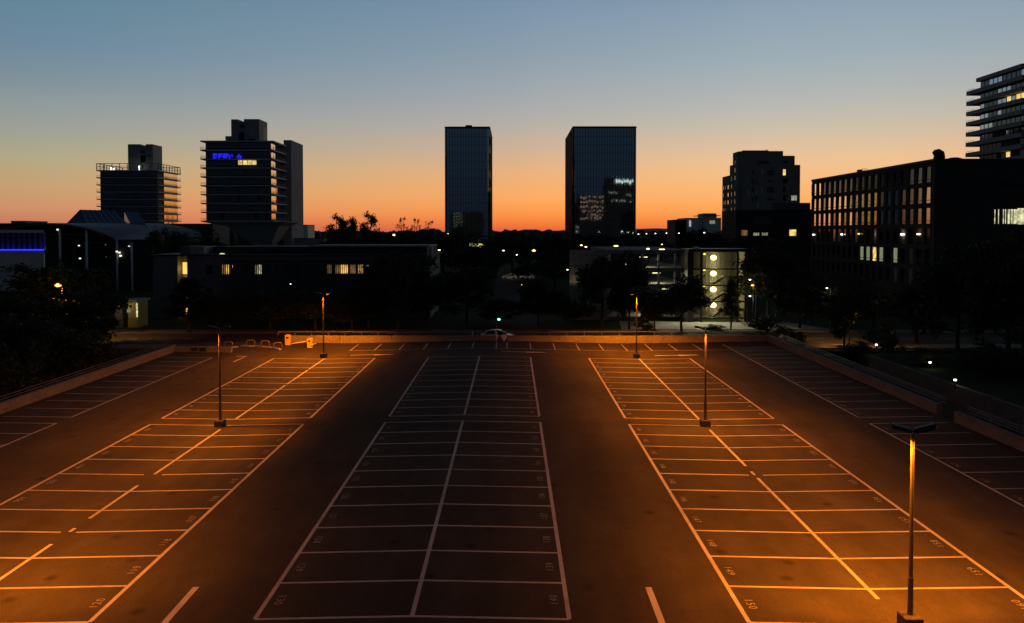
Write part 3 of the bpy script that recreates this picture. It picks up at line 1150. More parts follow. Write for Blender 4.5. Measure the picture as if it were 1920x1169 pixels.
# sash bars: a sill frame per window, joined
mb = MB()
for k, tz in enumerate(tops):
    for i in range(nwin):
        yc = YA + .7 + pitch_w * (i + .5)
        mb.box(FX + .08, FX + .17, yc - pitch_w / 2 + .52, yc + pitch_w / 2 - .52, tz - 2.3, tz - 2.2)
tag(mb.build('sash_bar', 'black_metal', ob), kind='stuff')
mb = MB()
mb.box(FX - .15, FX + 16, YA - .1, YB + .1, ZT + .002, ZT + .4)
mb.build('roof_edge', 'charcoal', ob)
# near end wall, with its own shallow bays
wpart(ob, 'end_wall', 'dark_cladding', FX, FX + 40, YA, YA + .445, GZ, ZT)
wpart(ob, 'end_wing', 'dark_cladding', FX + 16.01, FX + 40, YA + .45, YA + 26, GZ, Z_(307, YA))
for k in range(6):
    wpart(ob, 'end_ledge', 'charcoal', FX + 12.3, FX + 39, YA - .35, YA - .003, tops[k] - 3.3, tops[k] - 2.95)
xw = lambda px: X_(px, YA)
for px, w in ((1864, 1.2), (1871, 1), (1880, 1), (1884, 1.2), (1889, 4), (1895, 3), (1900, 6)):
    wpart(ob, 'lit_window', 'pale_lit', xw(px), xw(px + w), YA - .08, YA - .01, Z_(420, YA), Z_(393, YA))
wpart(ob, 'lit_window', 'pale_lit', xw(1907), xw(1930), YA - .08, YA - .01, Z_(421, YA), Z_(391, YA))
for px, py in ((1526, 440.5), (1579, 440), (1611, 439), (1692, 440), (1723, 439.5)):
    yy = FX * F / (px - 960)
    p = at(px, py, yy)
    mb = MB()
    mb.box(FX - .22, FX - .003, yy - .3, yy + .3, p.z - .1, p.z + .12)
    mb.build('wall_lamp', 'white_light' if px != 1611 else 'yellow_light', ob)
# roof cowl (swept scoop), low dome, hatch box with guard rail
mb = MB()
Yc = 138
pts = [(1761, 299.5), (1761, 294), (1760, 290), (1757, 287.5), (1752, 286.5), (1748.5, 287)]
pp = [at(px, py, Yc) for px, py in pts]
mb.path(pp, [.95, .98, 1.0, .85, .5, .12], 12)
mb.build('vent_cowl', 'black_metal', ob, smooth=True)
c = at(1789, 299.5, 140)
mb = MB()
mb.ball((c.x, c.y, c.z - .35), 1.7, 1.7, .75, 16, 8)
mb.build('roof_dome', 'black_metal', ob, smooth=True)
Yc = 168
wpart(ob, 'roof_hatch', 'black_metal', X_(1611, Yc), X_(1615, Yc), Yc, Yc + 1.5, ZT + .4, Z_(318, Yc))
mb = MB()
for px in (1617, 1622, 1626):
    p = at(px, 321, Yc)
    mb.tube((p.x, Yc, ZT + .4), (p.x, Yc, Z_(317, Yc)), .04, n=5)
mb.tube((X_(1615, Yc), Yc, Z_(317, Yc)), (X_(1626, Yc), Yc, Z_(317, Yc)), .04, n=5)
mb.tube((X_(1615, Yc), Yc, Z_(320, Yc)), (X_(1626, Yc), Yc, Z_(320, Yc)), .04, n=5)
mb.build('guard_rail', 'black_metal', ob)

# ---------------------------------------------------------------- balcony tower at far right
rt = thing('apartment_tower', 'tall apartment tower with wraparound balcony bands at the right edge', 'tower', (140, 210, GZ))
RX, RY0, RY1 = 132.0, 199.0, 216.6
ztop = Z_(149, 217)
wpart(rt, 'wall', 'grey_render', RX, RX + 16, RY0 + 1.2, RY1, GZ, ztop - .8)
wpart(rt, 'roof_slab', 'tower_concrete', RX - 1.0, RX + 16.5, RY0 - 1.2, RY1 + .5, ztop - .795, ztop + .25)
zb = [ztop - 2.95 - 2.93 * k for k in range(12)]
src = None
for k, z in enumerate(zb):
    if src is None:
        mb = MB()
        for x0, x1, y0, y1 in ((RX - 1.5, RX + 17, RY0 - 2.2, RY0 - 2.05), (RX - 1.5, RX - 1.35, RY0 - 2.05, RY1 + 4.2), (RX - 1.35, RX + 10, RY1 + 4.05, RY1 + 4.2)):
            mb.box(x0, x1, y0, y1, z - 1.05, z + .1)
        mb.box(RX - 1.35, RX + 17, RY0 - 2.05, RY1 + 4.05, z - 1.05, z - .85)
        src = mb.build('balcony_band', 'tower_concrete', rt)
    else:
        share('balcony_band', src, rt, (0, 0, z - zb[0]))
mb = MB()
for k, z in enumerate(zb[:9]):
    zz = z + .45
    mb.box(RX - 1.46, RX - 1.4, RY1 + .5, RY1 + 4.15, zz - .03, zz + .03)
    for q in range(4):
        y = RY1 + .6 + q * 1.15
        mb.box(RX - 1.46, RX - 1.4, y, y + .05, z + .1, zz)
mb.build('balcony_rail', 'black_metal', rt)
wsrc = None
lit = {(2, 6), (2, 9), (7, 6), (8, 6), (8, 9), (2, 8), (8, 10)}
bright = {(0, 2), (0, 3), (0, 4), (1, 4), (1, 5), (4, 1), (4, 2), (5, 1), (5, 2), (6, 3), (6, 4), (6, 1), (6, 2), (7, 1), (7, 2), (7, 3), (4, 0), (5, 0), (6, 0), (7, 0), (3, 0), (2, 0), (7, 9), (6, 9), (9, 6)}
for k in range(11):
    zt_ = (ztop - .85 if k == 0 else zb[k - 1] - 1.1)
    zb_ = zb[k] - .8
    for i in range(11):
        y0 = RY1 - .3 - i * 1.9
        mt = 'yellow_window' if (k, i) in lit else 'curtain_bright' if random.random() < .25 else 'curtain_bright' if (k, i) in bright else 'dark_glass'
        for q in range(3):
            w = (.34, .66, .34)[q]
            y = y0 - (.08, .5, 1.24)[q]
            if wsrc is None:
                mb = MB()
                mb.box(-.03, .03, -.5, .5, -.5, .5)
                wsrc = mb.build('window', 'dark_glass', rt, local=True)
                o = wsrc
            else:
                o = share('window', wsrc, rt)
            o.location = (RX - .035 - 140, y - w / 2 - 210, (zt_ + zb_) / 2 + .12 - GZ)
            o.scale = (1, w, (zt_ - zb_) * .8)
            o.rotation_euler = (0, random.gauss(0, .006), random.gauss(0, .008))
            o.material_slots[0].link = 'OBJECT'
            o.material_slots[0].material = MATS[mt]

# ---------------------------------------------------------------- car park with lit stair tower
cp = thing('car_park', 'multi-storey car park with open lit decks beside the glowing stair tower', 'building', (17, 122, GZ))
Y = 116
zr = Z_(469, Y)
lv = 2.48
for k in range(5):
    z = zr - lv * k
    wpart(cp, 'deck_slab', 'grey_render', X_(1140, Y), X_(1297, Y) - .3, Y, Y + 26, z - .95 if k else z - .6, z - .25 if k else z)
wpart(cp, 'end_pier', 'black_metal', X_(1284, Y), X_(1297, Y) - .31, Y - .12, Y + .5, GZ, zr + .05)
for i in range(6):
    xx = X_(1142, Y) + i * 2.5
    wpart(cp, 'column', 'pale_concrete', xx, xx + .3, Y + .3, Y + .6, GZ, zr - .602)
mb = MB()
x0, x1 = X_(1068.5, Y), X_(1140, Y)
mb.box(x0, x1, Y + .15, Y + .3, Z_(538, Y), zr)
for i in range(int((x1 - x0) / .36)):
    mb.box(x0 + i * .36, x0 + i * .36 + .16, Y, Y + .148, Z_(538, Y), zr)
mb.build('ribbed_wall', 'tower_concrete', cp)
wpart(cp, 'wall_base', 'concrete', x0, x1, Y + .1, Y + .35, GZ, Z_(538, Y) - .002)
wpart(cp, 'back_wall', 'pale_concrete', x0 + 4, X_(1297, Y), Y + 26.01, Y + 26.3, GZ, zr - 2)
for px, py, s_, mt in ((1170, 502, 5, 'cool_panel'), (1176, 498, 3, 'cool_panel'), (1181, 511, 2, 'cool_panel')):
    p = at(px, py, Y)
    wpart(cp, 'lit_panel', mt, p.x - s_ * .07, p.x + s_ * .07, Y - .12, Y - .003, p.z - s_ * .06, p.z + s_ * .06)
for px, py in ((1215, 467), (1241, 468.5), (1276, 473.5), (1284, 477.5), (1228, 470)):
    p = at(px, py, Y + 2)
    mb = MB()
    w_ = .4 if px == 1241 else .18
    mb.box(p.x - w_, p.x + w_, Y + 1.9, Y + 2.1, p.z - .09, p.z + .09)
    mb.build('deck_lamp', 'warm_light', cp)
for k, xx in ((0, 20.5), (1, 22.5), (2, 24), (3, 21), (1, 16)):
    z = zr - lv * k - 1.15
    mb = MB()
    mb.box(xx - .6, xx + .6, Y + 3, Y + 3.15, z - .08, z)
    mb.build('tube_lamp', 'globe_light', cp)
    light('deck_glow', 'POINT', (xx - cp.location.x, Y + 3 - cp.location.y, z - .4 - GZ), 260, (1, .9, .5), cp, shadow_soft_size=.2)
for k, xx in enumerate((1071.5, 1075.5, 1079)):
    p = at(xx, 540, Y)
    light('uplight', 'SPOT', (p.x - cp.location.x, Y - .55 - cp.location.y, p.z - .4 - GZ), 26, (1, .74, .42), cp, spot_size=R(60), spot_blend=.8, shadow_soft_size=.05, rot=(R(172), 0, 0))

st = thing('stair_tower', 'glowing four storey open stair tower with round lamps and dark steel frame', 'stair tower', (31, 114, GZ))
Y = 112.5
X0, X1 = X_(1297.5, Y), X_(1400, Y)
zt = Z_(469, Y)
lv2 = (Z_(473, Y) - Z_(596, Y)) / 4
z0 = Z_(596, Y)
wpart(st, 'roof', 'black_metal', X0 - .5, X1 + .4, Y - .2, Y + 5, zt - .3, zt + .15)
mb = MB()
mb.ball(((X_(1312, Y)), Y + 2, zt + .15), .6, .6, .35, 12, 6)
mb.build('roof_light', 'white_panel', st, smooth=True)
# corrugated back wall
mb = MB()
nn = int((X1 - X0) / .3)
for i in range(nn):
    a = X0 + (X1 - X0) * i / nn
    b = X0 + (X1 - X0) * (i + 1) / nn
    mid = (a + b) / 2
    mb.quad((a, Y + 4.6, z0 - .5), (mid, Y + 4.42, z0 - .5), (mid, Y + 4.42, zt - .3), (a, Y + 4.6, zt - .3))
    mb.quad((mid, Y + 4.42, z0 - .5), (b, Y + 4.6, z0 - .5), (b, Y + 4.6, zt - .3), (mid, Y + 4.42, zt - .3))
mb.build('back_wall', 'stair_panel', st)
for px in (1297.5, 1314.5, 1382.5, 1398):
    wpart(st, 'post', 'black_metal', X_(px - .6, Y), X_(px + 3.4, Y), Y, Y + .2, GZ, zt - .302)
wpart(st, 'side_wall', 'stair_panel', X1, X1 + .15, Y, Y + 4.6, GZ, zt - .302)
wpart(st, 'side_wall', 'black_metal', X0 - .6, X0 - .02, Y, Y + 4.6, GZ, zt - .302)
for k in range(5):
    z = z0 + lv2 * k
    if k < 4:
        wpart(st, 'landing', 'black_metal', X0, X1, Y + .21, Y + 1.0, z - .18, z)
        wpart(st, 'floor', 'grey_render', X0, X_(1325, Y), Y + 1.001, Y + 4.4, z - .16, z - .01)
        c = at(1338, 0, Y + 4.3)
        cx = X_(1338.5, Y + 3.9)
        zz = z + lv2 * .60
        mb = MB()
        mb.ball((cx, Y + 4.0, zz), .50, .2, .42, 14, 8)
        mb.build('round_lamp', 'globe_light', st, smooth=True)
        light('lamp_glow', 'POINT', (cx - 31, Y + 3.3 - 114, zz - GZ), 135, (1, .84, .36), st, shadow_soft_size=.3)
        mb = MB()
        cx = X_(1322, Y + 4)
        mb.ball((cx, Y + 4.2, z + lv2 * .82), .22, .12, .12, 10, 6)
        mb.build('exit_lamp', 'yellow_light', st, smooth=True)
    if k < 3:
        # flight going up to the right: stringer with steps
        mb = MB()
        xa, xb = X_(1338, Y), X_(1361, Y)
        nst = 8
        for q in range(nst):
            xa_ = xa + (xb - xa) * q / nst
            xb_ = xa + (xb - xa) * (q + 1) / nst
            h0 = z + lv2 * .5 * q / nst
            mb.box(xa_, xb_ + .02, Y + 1.1, Y + 2.4, h0 - .22, h0 + .06)
        mb.build('stair_flight', 'black_metal', st)
        wpart(st, 'half_landing', 'black_metal', X_(1361, Y) + .02, X1, Y + 1.1, Y + 2.4, z + lv2 * .5 - .16, z + lv2 * .5)
    if k < 4:
        wpart(st, 'hand_rail', 'black_metal', X_(1361, Y), X1, Y + .05, Y + .12, z + .95, z + 1.02)
mb = MB()
for i in range(41):
    xx = X_(1300 + i * 2.4, Y)
    mb.box(xx, xx + .055, Y + 4.3, Y + 4.4, z0, zt - .302)
mb.build('screen_bar', 'grey_render', st)['kind'] = 'stuff'
light('yard_lamp', 'SPOT', (-3, -2.2, 6.0), 2600, (.95, .92, .6), st, spot_size=R(140), spot_blend=.6, shadow_soft_size=.2, rot=(R(-35), 0, 0))

# ---------------------------------------------------------------- low finned building, left of centre
Y = 118
x = lambda px: X_(px, 118)
lb = thing('low_office', 'long low office with vertical fins, lit windows and a glowing stair slot', 'building', (x(500), 126, GZ))
z1, z2 = Z_(480, Y), Z_(464, Y)
wpart(lb, 'wall', 'grey_render', x(286), x(332), Y, Y + 16, GZ, z1)
wpart(lb, 'wall', 'grey_render', x(332) + .002, x(350), Y + 1.5, Y + 16, GZ, z1 - .002)
wpart(lb, 'wall', 'grey_render', x(350) + .004, x(806), Y, Y + 16, GZ, z1)
wpart(lb, 'upper_storey', 'dark_cladding', x(380), x(800), Y + 4, Y + 16, z1 + .002, z2)
wpart(lb, 'roof_edge', 'charcoal', x(284), x(812), Y - .3, Y + 16.3, z1 + .003, z1 + .2)
wpart(lb, 'end_fin', 'pale_concrete', x(801), x(811), Y - .6, Y + .3, Z_(500, Y), z2 + .05)
wpart(lb, 'roof_edge', 'tower_concrete', x(565), x(801) - .01, Y + 3.7, Y + 16.2, z2 + .003, z2 + .22)
wpart(lb, 'roof_box', 'grey_render', x(327), x(346), Y + 2, Y + 7, z1 + .21, Z_(462.5, Y))
wpart(lb, 'roof_box', 'tower_concrete', x(346) + .01, x(372), Y + 2, Y + 7, z1 + .21, Z_(463, Y))
mb = MB()
mb.ball((x(407), Y + 2, Z_(478, Y)), .45, .45, .2, 10, 6)
mb.build('roof_lamp', 'pale_lit', lb)
# stair slot
wpart(lb, 'stair_window', 'slot_glow', x(335), x(346), Y + 1.3, Y + 1.42, Z_(515, Y), Z_(493, Y))
wpart(lb, 'stair_window', 'dim_window', x(336.5), x(346), Y + 1.3, Y + 1.42, Z_(523, Y), Z_(516, Y))
wpart(lb, 'stair_window', 'slot_glow', x(336), x(347), Y + 1.3, Y + 1.42, Z_(541, Y), Z_(530, Y))
wpart(lb, 'stair_window', 'slot_glow', x(337), x(346), Y + 1.3, Y + 1.42, Z_(560, Y), Z_(546, Y))
wpart(lb, 'stair_window', 'slot_glow', x(339), x(347), Y + 1.3, Y + 1.42, Z_(592, Y), Z_(570, Y))
light('slot_lamp', 'POINT', (x(341) - lb.location.x, Y + .6 - 126, Z_(505, Y) - GZ), 30, (1, .62, .2), lb, shadow_soft_size=.2)
wins = [(416, 421, 'dim_window'), (421.5, 425, 'warm_window'), (425.5, 430, 'warm_window'), (477, 481, 'dim_window'), (481.5, 485, 'pale_window'), (485.5, 489.5, 'pale_lit')]
wins += [(614, 621, 'dim_window'), (629, 637, 'dim_window'), (639, 645, 'warm_window'), (645.5, 652, 'warm_window'), (656, 666, 'dim_window'), (671, 680, 'warm_dim'), (687, 695, 'warm_dim')]
for a, b, mt in wins:
    lo = 514 if a < 500 else 513 if a < 686 else 506
    wpart(lb, 'window', mt, x(a), x(b), Y - .05, Y - .004, Z_(lo, Y), Z_(497, Y))
for px in (392, 440, 460, 500, 520, 540, 560, 580, 598, 706, 725, 745):
    for a, b in ((497, 514), (540, 560)):
        wpart(lb, 'window', 'dark_glass', x(px - 6), x(px + 6), Y - .05, Y - .004, Z_(b, Y), Z_(a, Y))
mb = MB()
xx = x(419)
while xx < x(800):
    mb.box(xx, xx + .06, Y - .32, Y - .06, Z_(575, Y), Z_(487, Y))
    xx += .30
mb.build('facade_fin', 'grey_render', lb)['kind'] = 'stuff'

# ---------------------------------------------------------------- blue lit building at the left edge
Y = 106
x = lambda px: X_(px, 106)
bb = thing('exhibition_hall', 'white hall with a blue glowing window band at the left edge', 'building', (x(0), 114, GZ))
xl, xr = x(-120), x(82)
skew(bb, 'roof_slab', 'white_panel', xl, xr, Y, Y + 16, Z_(437, Y), Z_(431.5, Y))
skew(bb, 'floor_slab', 'white_panel', xl, xr, Y, Y + 16, Z_(475, Y), Z_(470, Y))
skew(bb, 'glass_wall', 'blue_backing', xl, xr - .3, Y + .9, Y + 15, Z_(470, Y) + .002, Z_(437, Y) - .002)
mb = MB()
mb.box(xl, xr - .3, Y + .35, Y + .5, Z_(470, Y) + .01, Z_(470, Y) + .14)
mb.build('led_strip', 'blue_led', bb)
mu = None
k = 0
xx = x(-110)
while xx < xr:
    if mu is None:
        mb = MB()
        mb.box(-.09, .09, -.15, .15, Z_(470, Y) + .004 - GZ, Z_(437, Y) - .004 - GZ)
        mu = mb.build('mullion', 'charcoal', bb, local=True)
        mu.location = (xx - bb.location.x, Y + .55 - 114 + .15, 0)
    else:
        share('mullion', mu, bb, (xx - bb.location.x, Y + .7 - 114, 0))
    xx += .76
mb = MB()
mb.prism([(xl, Y + .2), (xr, Y + .2), (xr * (Y + 16) / Y * 1.004, Y + 16), (xl * (Y + 16) / Y, Y + 16)], Z_(542, Y), Z_(475, Y) - .002)
xx = xl
while xx < xr - .15:
    mb.box(xx, xx + .16, Y + .05, Y + .198, Z_(540, Y), Z_(476, Y))
    xx += .3
mb.build('fluted_cladding', 'white_panel', bb)
skew(bb, 'sill_edge', 'white_panel', xl, xr, Y - .02, Y + 16, Z_(546, Y), Z_(542, Y) - .002)
skew(bb, 'undercroft_wall', 'dark_cladding', xl, x(70), Y + 3, Y + 15, GZ, Z_(546, Y) - .002)
light('led_glow', 'AREA', (x(-15) - bb.location.x, Y + .42 - 114, Z_(469, Y) - GZ), 330, (.02, .03, 1), bb, shape='RECTANGLE', size=14.5, size_y=.12, rot=(R(150), 0, 0))

# ---------------------------------------------------------------- arched hall with a rooflight
Y = 172
x = lambda px: X_(px, 172)
ah = thing('arched_hall', 'dark hall under a shallow arched roof with columns and a rooflight ridge', 'building', (x(140), 186, GZ))
cpts = [(-20, 437), (10, 427), (40, 421.5), (75, 418.5), (100, 419), (130, 421.5), (160, 427), (185, 435), (203, 442), (217, 448)]
front = [(x(px), Y, Z_(py, Y)) for px, py in cpts]
dx, dy = 9.5, 30
back = [(p[0] + dx, p[1] + dy, p[2] + .25) for p in front]
th = .45
mb = MB()
n = len(front)
low_f = [(p[0], p[1], p[2] - th) for p in front]
low_b = [(p[0], p[1], p[2] - th) for p in back]
mb.add(front + back, [(i, i + 1, n + i + 1, n + i) for i in range(n - 1)])
mb.add(low_f + low_b, [(n + i, n + i + 1, i + 1, i) for i in range(n - 1)])
mb.add(front + low_f, [(n + i, n + i + 1, i + 1, i) for i in range(n - 1)])
mb.build('arched_roof', 'blue_roof', ah)
# roof slope to the right of the arch
mb = MB()
q = [(x(203), Y + .3, Z_(448.2, Y)), (x(284), Y + .3, Z_(448.2, Y)), (X_(296, Y + 22), Y + 22, Z_(422, Y + 22)), (X_(125, Y + 22), Y + 22, Z_(418, Y + 22))]
mb.loft([[(p[0], p[1], p[2] - .3) for p in q], q])
mb.build('roof_slope', 'blue_roof', ah)
wpart(ah, 'eave_edge', 'white_panel', x(214), x(284), Y - .05, Y + .28, Z_(449.5, Y), Z_(447.7, Y))
wpart(ah, 'wall', 'dark_cladding', x(-20), x(206), Y + 6, Y + 28, GZ, Z_(440, Y))
wpart(ah, 'side_wall', 'dark_cladding', x(206) + .01, x(283), Y + .6, Y + 28, GZ, Z_(449.5, Y) - .01)
wpart(ah, 'glass_wall', 'dark_glass', x(80), x(205), Y + 5.9, Y + 5.99, GZ, Z_(441, Y))
for px, a in ((110, 428), (160, 431), (217, 448), (245, 455)):
    mb = MB()
    mb.tube((x(px), Y + .4, GZ), (x(px), Y + .4, Z_(a, Y)), .26, n=10)
    mb.build('column', 'white_panel', ah, smooth=True)
for py in (455, 466):
    wpart(ah, 'truss_chord', 'grey_render', x(112), x(202), Y + 5.6, Y + 5.8, Z_(py + .8, Y), Z_(py - .8, Y))
mb = MB()
for i in range(14):
    a = x(112) + (x(202) - x(112)) * i / 13
    mb.box(a - .06, a + .06, Y + 5.62, Y + 5.78, Z_(500 if i % 3 == 0 else 466, Y), Z_(455, Y))
mb.build('truss_post', 'grey_render', ah)
# rooflights: two glazed lean-to ridges
def rooflight(pts_f, Yf, Yb):
    f_, r_ = [], []
    mb = MB()
    (a, b, c, d) = pts_f
    A0, B0, C0, D0 = at(*a, Yf), at(*b, Yb), at(*c, Yb), at(*d, Yf)
    base = Z_(424, Yb) - 1.5
    mb.loft([[(A0.x, A0.y, base), (D0.x, D0.y, base), (C0.x + .3, C0.y + .5, base), (B0.x - .3, B0.y + .5, base)],
             [tuple(A0), tuple(D0), tuple(C0), tuple(B0)]])
    o = mb.build('rooflight', 'rooflight_glass', ah)
    nn = 7
    for i in range(nn):
        t0, t1 = i / nn, (i + 1) / nn
        p0, p1 = A0.lerp(D0, t0), A0.lerp(D0, t1)
        q0, q1 = B0.lerp(C0, t0), B0.lerp(C0, t1)
        nrm = Vector((0, -.03, .04))
        m2 = MB()
        w = .05
        m2.loft([[p0 + nrm, p0.lerp(p1, w * 2) + nrm, p0.lerp(p1, w * 2) + nrm * 3, p0 + nrm * 3], [q0 + nrm, q0.lerp(q1, w * 2) + nrm, q0.lerp(q1, w * 2) + nrm * 3, q0 + nrm * 3]])
        m2.build('glazing_bar', 'charcoal', o)
    return o
rooflight(((160, 420), (150, 393.5), (214, 395), (240, 420.5)), Y + 20, Y + 27)
rooflight(((245, 421), (233, 398), (257, 397.5), (274, 422)), Y + 20, Y + 27)
mb = MB()
A0, B0, C0 = at(126, 418, Y + 20), at(150, 393.5, Y + 27), at(160, 420, Y + 20)
mb.loft([[tuple(A0), tuple(C0 + Vector((-.05, 0, 0))), tuple(B0 + Vector((-.05, 0, 0)))], [tuple(A0 + Vector((.3, 3, 0))), tuple(C0 + Vector((0, 3, 0))), tuple(B0 + Vector((.2, 3, -.2)))]])
mb.build('rooflight_gable', 'blue_roof', ah)
for px, py, s_ in ((148, 461, .3), (150, 485, .35), (219, 472, .35), (224, 474, .4), (226, 480, .45), (242, 462, .25), (108, 431, .4)):
    p = at(px, py, Y + .2)
    mb = MB()
    mb.box(p.x - s_ / 2, p.x + s_ / 2, Y + .1, Y + .3, p.z - s_ / 2.4, p.z + s_ / 2.4)
    mb.build('hall_lamp', 'dot_light', ah)

# ---------------------------------------------------------------- kiosk by the road
Y = 107
x = lambda px: X_(px, 107)
kk = thing('kiosk', 'small pale kiosk with a flat roof beside the road', 'kiosk', (x(234), 108, GZ))
wpart(kk, 'wall', 'beige_render', x(213), x(226), Y, Y + 3, GZ, Z_(566, Y))
wpart(kk, 'wall', 'yellow_box', x(238), x(256), Y, Y + 3, GZ, Z_(566, Y))
wpart(kk, 'door', 'charcoal', x(226) + .01, x(238) - .01, Y + .4, Y + .5, GZ, Z_(567, Y))
wpart(kk, 'roof', 'pale_concrete', x(206), x(259), Y - .6, Y + 3.4, Z_(566, Y) + .002, Z_(562.5, Y))
wpart(kk, 'lit_strip', 'pale_lit', x(254), x(256.5), Y - .08, Y - .003, Z_(595, Y), Z_(569, Y))
wpart(kk, 'lit_panel', 'pale_dim', x(236.5), x(242), Y - .08, Y - .003, Z_(586, Y), Z_(580, Y))
light('kiosk_lamp', 'POINT', (x(236) - kk.location.x, Y - 1.5 - 108, 3.0), 22, (1, .8, .4), kk, shadow_soft_size=.1)
# ================================================================== LOT FURNITURE
def parapet(label, x0, x1, y0, y1, zb, zt, joints=6.0, mt='wall_concrete'):
    t = thing('parapet_wall', label, 'wall', ((x0 + x1) / 2, (y0 + y1) / 2, zb), 'parapet walls round the lot')
    along_x = (x1 - x0) > (y1 - y0)
    ln = (x1 - x0) if along_x else (y1 - y0)
    n = max(1, round(ln / joints))
    for i in range(n):
        a, b = ln * i / n + .008, ln * (i + 1) / n - .008
        mb = MB()
        dz = random.uniform(-.008, .008)
        if along_x:
            mb.bbox(x0 + a, x0 + b, y0, y1, zb, zt + dz, .02)
        else:
            mb.bbox(x0, x1, y0 + a, y0 + b, zb, zt + dz, .02)
        mb.build('wall_panel', mt, t)
    return t

WT = .62
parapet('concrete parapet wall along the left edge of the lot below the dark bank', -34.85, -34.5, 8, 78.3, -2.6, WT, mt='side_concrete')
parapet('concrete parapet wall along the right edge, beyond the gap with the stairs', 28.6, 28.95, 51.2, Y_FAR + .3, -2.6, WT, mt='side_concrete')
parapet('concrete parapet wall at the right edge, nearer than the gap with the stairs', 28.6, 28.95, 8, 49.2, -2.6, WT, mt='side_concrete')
parapet('far parapet wall, orange lit stretch behind the barrier', X_(537, Y_FAR), X_(930, Y_FAR), Y_FAR, Y_FAR + .3, -2.6, .55)
parapet('far parapet wall, orange lit stretch right of the white car', X_(950, Y_FAR), 28.59, Y_FAR, Y_FAR + .3, -2.6, .55)
parapet('brown retaining wall of the sunken ramp beside the garden', 35.6, 36.0, 20, 76, -2.6, -.12, mt='brown_concrete')
t = parapet('low dark wall with two panels at the far left corner of the lot', -34.5, X_(432, 78), 78, 78.3, -.6, .42)
for px in (362, 378):
    p = gnd(px, 656, -.1)
    wpart(t, 'wall_plate', 'charcoal', X_(px - 6, 78), X_(px + 6, 78), 77.95, 77.995, -.02, .34)

def railing(label, p0, p1, zb, h, gap=2.0, rails=(1.0,), mt='galvanised'):
    p0, p1 = Vector(p0), Vector(p1)
    mid = (p0 + p1) / 2
    t = thing('railing', label, 'railing', (mid.x, mid.y, zb), 'tube railings on the lot walls')
    n = max(1, round((p1 - p0).length / gap))
    src = None
    for i in range(n + 1):
        p = p0.lerp(p1, i / n)
        if src is None:
            mb = MB()
            mb.tube((0, 0, 0), (0, 0, h), .038, n=6)
            src = mb.build('post', mt, t, local=True)
            src.location = (p.x - mid.x, p.y - mid.y, 0)
        else:
            share('post', src, t, (p.x - mid.x, p.y - mid.y, 0))
    for r_ in rails:
        mb = MB()
        mb.tube((p0.x, p0.y, zb + h * r_), (p1.x, p1.y, zb + h * r_), .045, n=6)
        mb.build('rail', mt, t)
    return t

railing('grey tube railing on the far wall behind the barrier', (X_(520, 85.55), Y_FAR + .15), (X_(740, 85.55), Y_FAR + .15), .55, .42)
railing('grey tube railing on the far wall by the glowing stair tower', (X_(1030, 85.55), Y_FAR + .15), (X_(1425, 85.55), Y_FAR + .15), .55, .42)
railing('dark three bar railing outside the left parapet wall', (-35.2, 20), (-35.2, 78), -.5, 1.35, 2.4, (1.0, .85, .7), mt='charcoal')
railing('thin railing outside the right parapet wall beyond the gap', (29.4, 51.5), (29.4, 84), -.3, 1.25, 2.4, (1.0, .86, .72), mt='rail_grey')
railing('thin railing outside the right parapet wall nearer than the gap', (29.4, 24), (29.4, 49), -.3, 1.25, 2.4, (1.0, .86, .72), mt='rail_grey')
railing('short bright stair railing in the gap of the right wall', (30.2, 48.0), (31.8, 47.2), -.6, 1.25, 1.7, (1.0, .75, .5))

# ------------------------------------------------------------------ lot lamps
SOD = (1.0, .232, .005)

def batwing(side, *a, **k):
    """street optic: throws more light sideways than straight down"""
    o = light(*a, **k)
    d = o.data
    d.use_nodes = True
    t = d.node_tree
    n, l = t.nodes.new, t.links.new
    e = next(q for q in t.nodes if q.type == 'EMISSION')
    c = n('ShaderNodeTexCoord')
    s_ = n('ShaderNodeSeparateXYZ')
    l(c.outputs['Normal'], s_.inputs[0])
    def mth(op, a_, b_=None, cl=False):
        q = n('ShaderNodeMath')
        q.operation = op
        q.use_clamp = cl
        for i_, v_ in enumerate((a_, b_)):
            if isinstance(v_, (int, float)):
                q.inputs[i_].default_value = v_
            elif v_ is not None:
                l(v_, q.inputs[i_])
        return q.outputs[0]
    cz = mth('MAXIMUM', mth('ABSOLUTE', s_.outputs[2]), .02)
    bat = mth('MINIMUM', mth('MULTIPLY', mth('POWER', cz, -1.05), .95), 2.0)
    tx = mth('MULTIPLY', mth('DIVIDE', s_.outputs[0], cz), float(side))      # >0 on the outer side of the head
    outer = mth('SUBTRACT', 1.0, mth('DIVIDE', mth('SUBTRACT', tx, .6), 1.4), True)
    inner = mth('SUBTRACT', 1.0, mth('DIVIDE', mth('SUBTRACT', mth('MULTIPLY', tx, -1.0), .8), 3.6), True)
    fac = mth('MULTIPLY', mth('MULTIPLY', mth('MULTIPLY', outer, outer), mth('MULTIPLY', inner, inner)), bat)
    l(fac, e.inputs[1])
    return o

